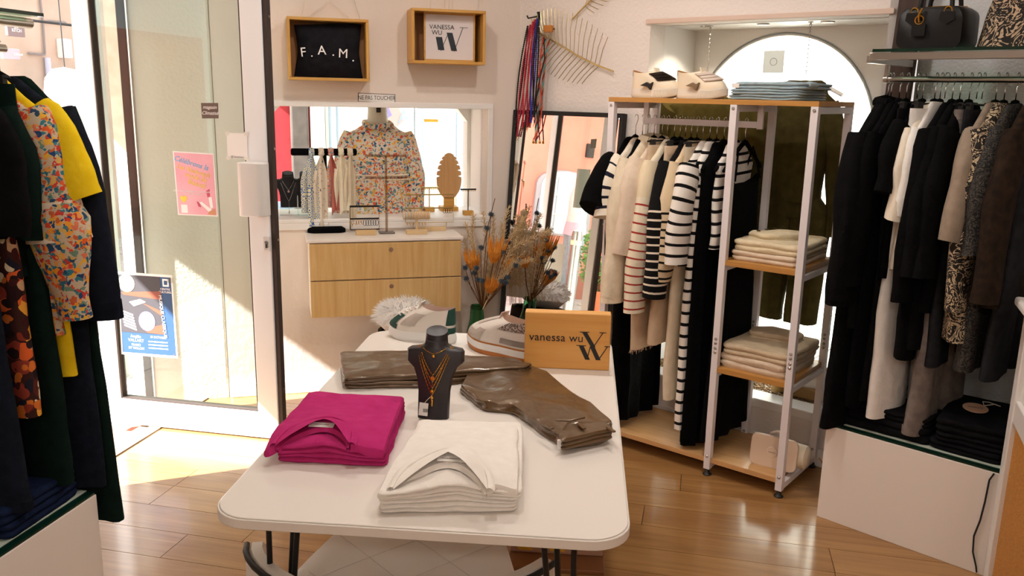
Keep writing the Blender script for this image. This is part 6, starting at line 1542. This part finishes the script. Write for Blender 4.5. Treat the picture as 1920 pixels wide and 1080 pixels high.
# wall uplight sheet poster outside left is part of the door; small poster strip by the white dress
# ================================================================== BAGS ON THE GLASS SHELF
m_blk = M('black_grained_leather', '0a0807', .42, bs=330, bst=.2, bd=.002, spec=.3)
gzz = 1.7825
(xa, _), (xb, zt_) = BX.pt(1676, 90, .08), BX.pt(1812, 8, .08)
t = thing('boston_bag', 'black grained leather handbag with gold rings and hanging tag on the glass shelf', 'bag', BX, (xa+xb)/2, .17, gzz)
hw_ = (xb-xa)/2; hh = zt_-gzz
P = []
for x, z in rpoly([(hw_*1.0, 0), (hw_*.97, hh), (-hw_*.97, hh), (-hw_, 0)], .035, 5, 3): P.append((x, z))
MB().loft([[(x*k_, y, .002+z*k2) for x, z in P] for y, k_, k2 in ((-.09, .97, .88), (-.082, .99, .97), (-.03, 1, 1.0), (.03, 1, 1.0), (.082, .99, .97), (.09, .97, .88))]).build('bag_body', m_blk, t)
for y in (-.05, .05):
    MB().tube([(-hw_*.5, y, hh*.86), (-hw_*.45, y*.9, hh+.03), (-hw_*.2, y*.8, hh+.085), (hw_*.2, y*.8, hh+.085), (hw_*.45, y*.9, hh+.03), (hw_*.5, y, hh*.86)], .008, 8).build('handle', m_blk, t)
for s_ in (-1, 1):
    MB().tube([(s_*hw_*.5+.013*math.cos(q), -.088, hh*.86+.016*math.sin(q)) for q in (2*PI*i/12 for i in range(13))], .0028, 6).build('ring', m_gold, t)
    MB().prism([(s_*hw_*.5-.022, hh*.86), (s_*hw_*.5+.022, hh*.86), (s_*hw_*.5+.026, hh*.68), (s_*hw_*.5, hh*.56), (s_*hw_*.5-.026, hh*.68)], -.095, -.089).build('handle_patch', m_blk, t, False)
tgx = -hw_*.28
MB().prism([(tgx-.022, hh*.3), (tgx+.022, hh*.3), (tgx+.022, hh*.58), (tgx+.012, hh*.66), (tgx-.012, hh*.66), (tgx-.022, hh*.58)], -.102, -.096).build('hang_tag', m_blk, t, False)
MB().tube([(tgx, -.1, hh*.62), (tgx-.004, -.102, hh*.8), (tgx+.006, -.1, hh*.95)], .004, 6).build('clasp', m_gold, t)
MB().tube([(tgx+.014*math.cos(q), -.102, hh*.68+.014*math.sin(q)) for q in (2*PI*i/12 for i in range(13))], .0022, 6).build('tag_ring', m_gold, t)
MB().tube([(-hw_*.75, 0, hh), (-hw_*.3, -.01, hh+.004), (hw_*.3, -.01, hh+.004), (hw_*.8, 0, hh)], .003, 6).build('zip', m_gold, t)
t = thing('printed_bag', 'soft black and cream brushstroke fabric bag beside the leather handbag', 'bag', BX, .475, .20, gzz)
R = []
for i in range(12):
    v = i/11; R.append([(math.copysign(abs(math.cos(a))**.6, math.cos(a))*(.175-.05*v*v), math.copysign(abs(math.sin(a))**.7, math.sin(a))*(.11-.07*v), .003+.25*v) for a in (2*PI*j/28 for j in range(28))])
q = MB().loft(R).wob(.014, 11, 3); q.v = [V((v.x, v.y, max(.001, v.z))) for v in q.v]; q.build('bag_body', zebra('bag_print', '17120f', 'b9a184', 15), t)
MB().tube([(-.07, 0, .24), (-.06, 0, .34), (.06, 0, .34), (.07, 0, .24)], .012, 8, fx=.4).build('handle', m_black, t)

# ================================================================== BITS BEHIND THE TABLE, AND THE LANE IN THE MIRROR
t = thing('fur_cushion', 'fluffy white fur cushion on a dark basket beneath the drawer unit', 'cushion', WB, .62, -.30, .40)
m = MB(); c = V((0, 0, .09))
m.lathe([(.001, .0), (.1, .01), (.15, .06), (.14, .12), (.07, .165), (.001, .17)], 20).build('cushion_body', M('white_fur_base', 'e6e2de', .9), t)
m = MB()
for i in range(900):
    z = rnd.uniform(-.3, 1); q = math.sqrt(1-z*z); a = rnd.random()*6.283; n_ = V((q*math.cos(a), q*math.sin(a), z)); p = V((n_.x*.145, n_.y*.145, .09+n_.z*.078)); spike(m, p, p+(n_+V((rnd.uniform(-.4, .4), rnd.uniform(-.4, .4), -.2)))*.028, .003)
o = m.build('fur', M('white_fur', 'eceae8', .9), t, False); o['kind'] = 'stuff'
t = thing('dark_basket', 'dark round basket under the drawer unit behind the green sneaker', 'basket', WB, .66, -.28, 0)
MB().lathe([(.14, 0.001), (.17, .1), (.18, .3), (.175, .40), (.16, .395), (.16, .02), (.0, .015)], 24, cap=False).build('basket_body', M('dark_weave', '2a2320', .8, bs=90, bst=.6), t)
# lane: bollard, outdoor mannequin, bush, window, met by the mirror's reflection
def refl(px, py, dist):
    """where the ray that meets the mirror at a pixel ends after a given way"""
    n = (Matrix.Rotation(MRZ, 3, 'Z') @ Matrix.Rotation(-MTILT, 3, 'X')) @ V((0, -1, 0)); p0 = WR.w((mx0+mx1)/2, -.154, 0)
    r = ray(px, py); r = r/r.length; tt = (p0-CO).dot(n)/r.dot(n); h = CO+r*tt; r2 = r-2*r.dot(n)*n; return h+r2*dist
b = refl(1082, 440, 4.4)
t = thing('steel_bollard', 'polished steel bollard on the lane, seen in the mirror', 'bollard', W0, b.x, b.y, -.18)
MB().lathe([(.055, 0), (.055, .95), (.045, .985), (0, 1.0)], 20).build('tube', m_steel, t); MB().lathe([(.0562, .84), (.0575, .845), (.0575, .885), (.0562, .89)], 20, cap=False).build('band', M('cream_band', 'e8ddb0', .4), t)
b = refl(1082, 400, 6.2)
t = thing('mannequin', 'outdoor mannequin in white top, pink layer and blue jeans, seen in the mirror', 'mannequin', W0, b.x, b.y, -.18)
SK = M('pale_pink_cloth', 'eec3d2', .8)
def mr(z, a, b_, x=0): return [(x+a*math.cos(q), b_*math.sin(q), z) for q in (2*PI*i/20 for i in range(20))]
MB().loft([mr(1.0, .19, .12), mr(1.15, .16, .11), mr(1.35, .17, .11), mr(1.45, .14, .08), mr(1.48, .05, .05)]).build('white_top', f_white, t)
MB().loft([mr(.88, .21, .14), mr(1.0, .195, .125), mr(1.04, .19, .12)]).wob(.01, 9, 2).build('pink_hem', SK, t)
for s_ in (-1, 1): MB().loft([mr(.02, .06, .07, s_*.11), mr(.45, .075, .08, s_*.1), mr(.9, .1, .11, s_*.09)]).build('jean_leg', f_jean, t)
MB().lathe([(.05, 1.46), (.045, 1.52), (.055, 1.56), (0, 1.58)], 14).build('neck', m_man, t)
b = refl(1128, 490, 5.4)
t = thing('potted_bush', 'leafy green bush in a pot on the lane, seen in the mirror', 'plant', W0, b.x, b.y, -.18)
MB().lathe([(.12, 0), (.16, .3), (.17, .32), (.14, .32), (0, .28)], 16).build('pot', M('terracotta', 'b0643f', .8), t)
m = MB(); 
for i in range(1500):
    z = rnd.uniform(-1, 1); q = math.sqrt(1-z*z); a = rnd.random()*6.283; rr = rnd.uniform(.6, 1); p = V((q*math.cos(a)*.28*rr, q*math.sin(a)*.28*rr, .68+z*.42*rr)); u = V((rnd.uniform(-1, 1), rnd.uniform(-1, 1), rnd.uniform(-.3, 1))).normalized()*.055; v_ = u.cross(V((0, 0, 1))).normalized()*.02
    m.quad(p, p+u*.5+v_, p+u, p+u*.5-v_)
o = m.build('foliage', M('bush_green', '5a8a3a', .7, var='7aa84c', vs=9), t, False); o['kind'] = 'stuff'
MB().tube([(0, 0, .25), (0, 0, .6)], .02, 6).build('trunk', m_stem, t)
# window and grille on the salmon front
def sal(px, py, d=-.02):
    n = LW.Y; h0 = refl(px, py, 0); h1 = refl(px, py, 1); r = h1-h0; s_ = ((LW.o+LW.Y*(FX+d))-h0).dot(n)/r.dot(n); p = h0+r*s_-LW.o; return p.dot(LW.X), p.z+.22
xa, za = sal(1052, 410); xb, zb = sal(1028, 330)
wv = MB(); wW = .36; zc = max(za, 1.0)
wo = [( -wW, 0), (wW, 0), (wW, .62)]+[(wW*math.cos(q), .62+wW*.55*math.sin(q)) for q in (PI*i/10 for i in range(1, 10))]+[(-wW, .62)]
f_ = MB().prism([(x*1.18, z*1.06-.03) for x, z in wo], -.05, -.0).build('window_frame', M('grey_stone_frame', 'a8a6a8', .7), b1, False, .01); f_.location = (xa, 0, za-.2)
MB().prism(wo, -.062, -.05).build('pane', M('pale_window_pane', 'b9cbd6', .15), f_, False)
for x in (-.12, .12): MB().tube([(x, -.075, .05), (x, -.075, .75)], .008, 5).build('grille_bar', m_white, f_)
for z in (.25, .5): MB().tube([(-.33, -.075, z), (.33, -.075, z)], .008, 5).build('grille_bar', m_white, f_)
xa, za = sal(1107, 283); MB().box(xa-.06, xa+.06, -.03, .02, za-.09, za+.09).build('meter_box', M('dark_recess', '3a302c', .8), b1, False, .01)
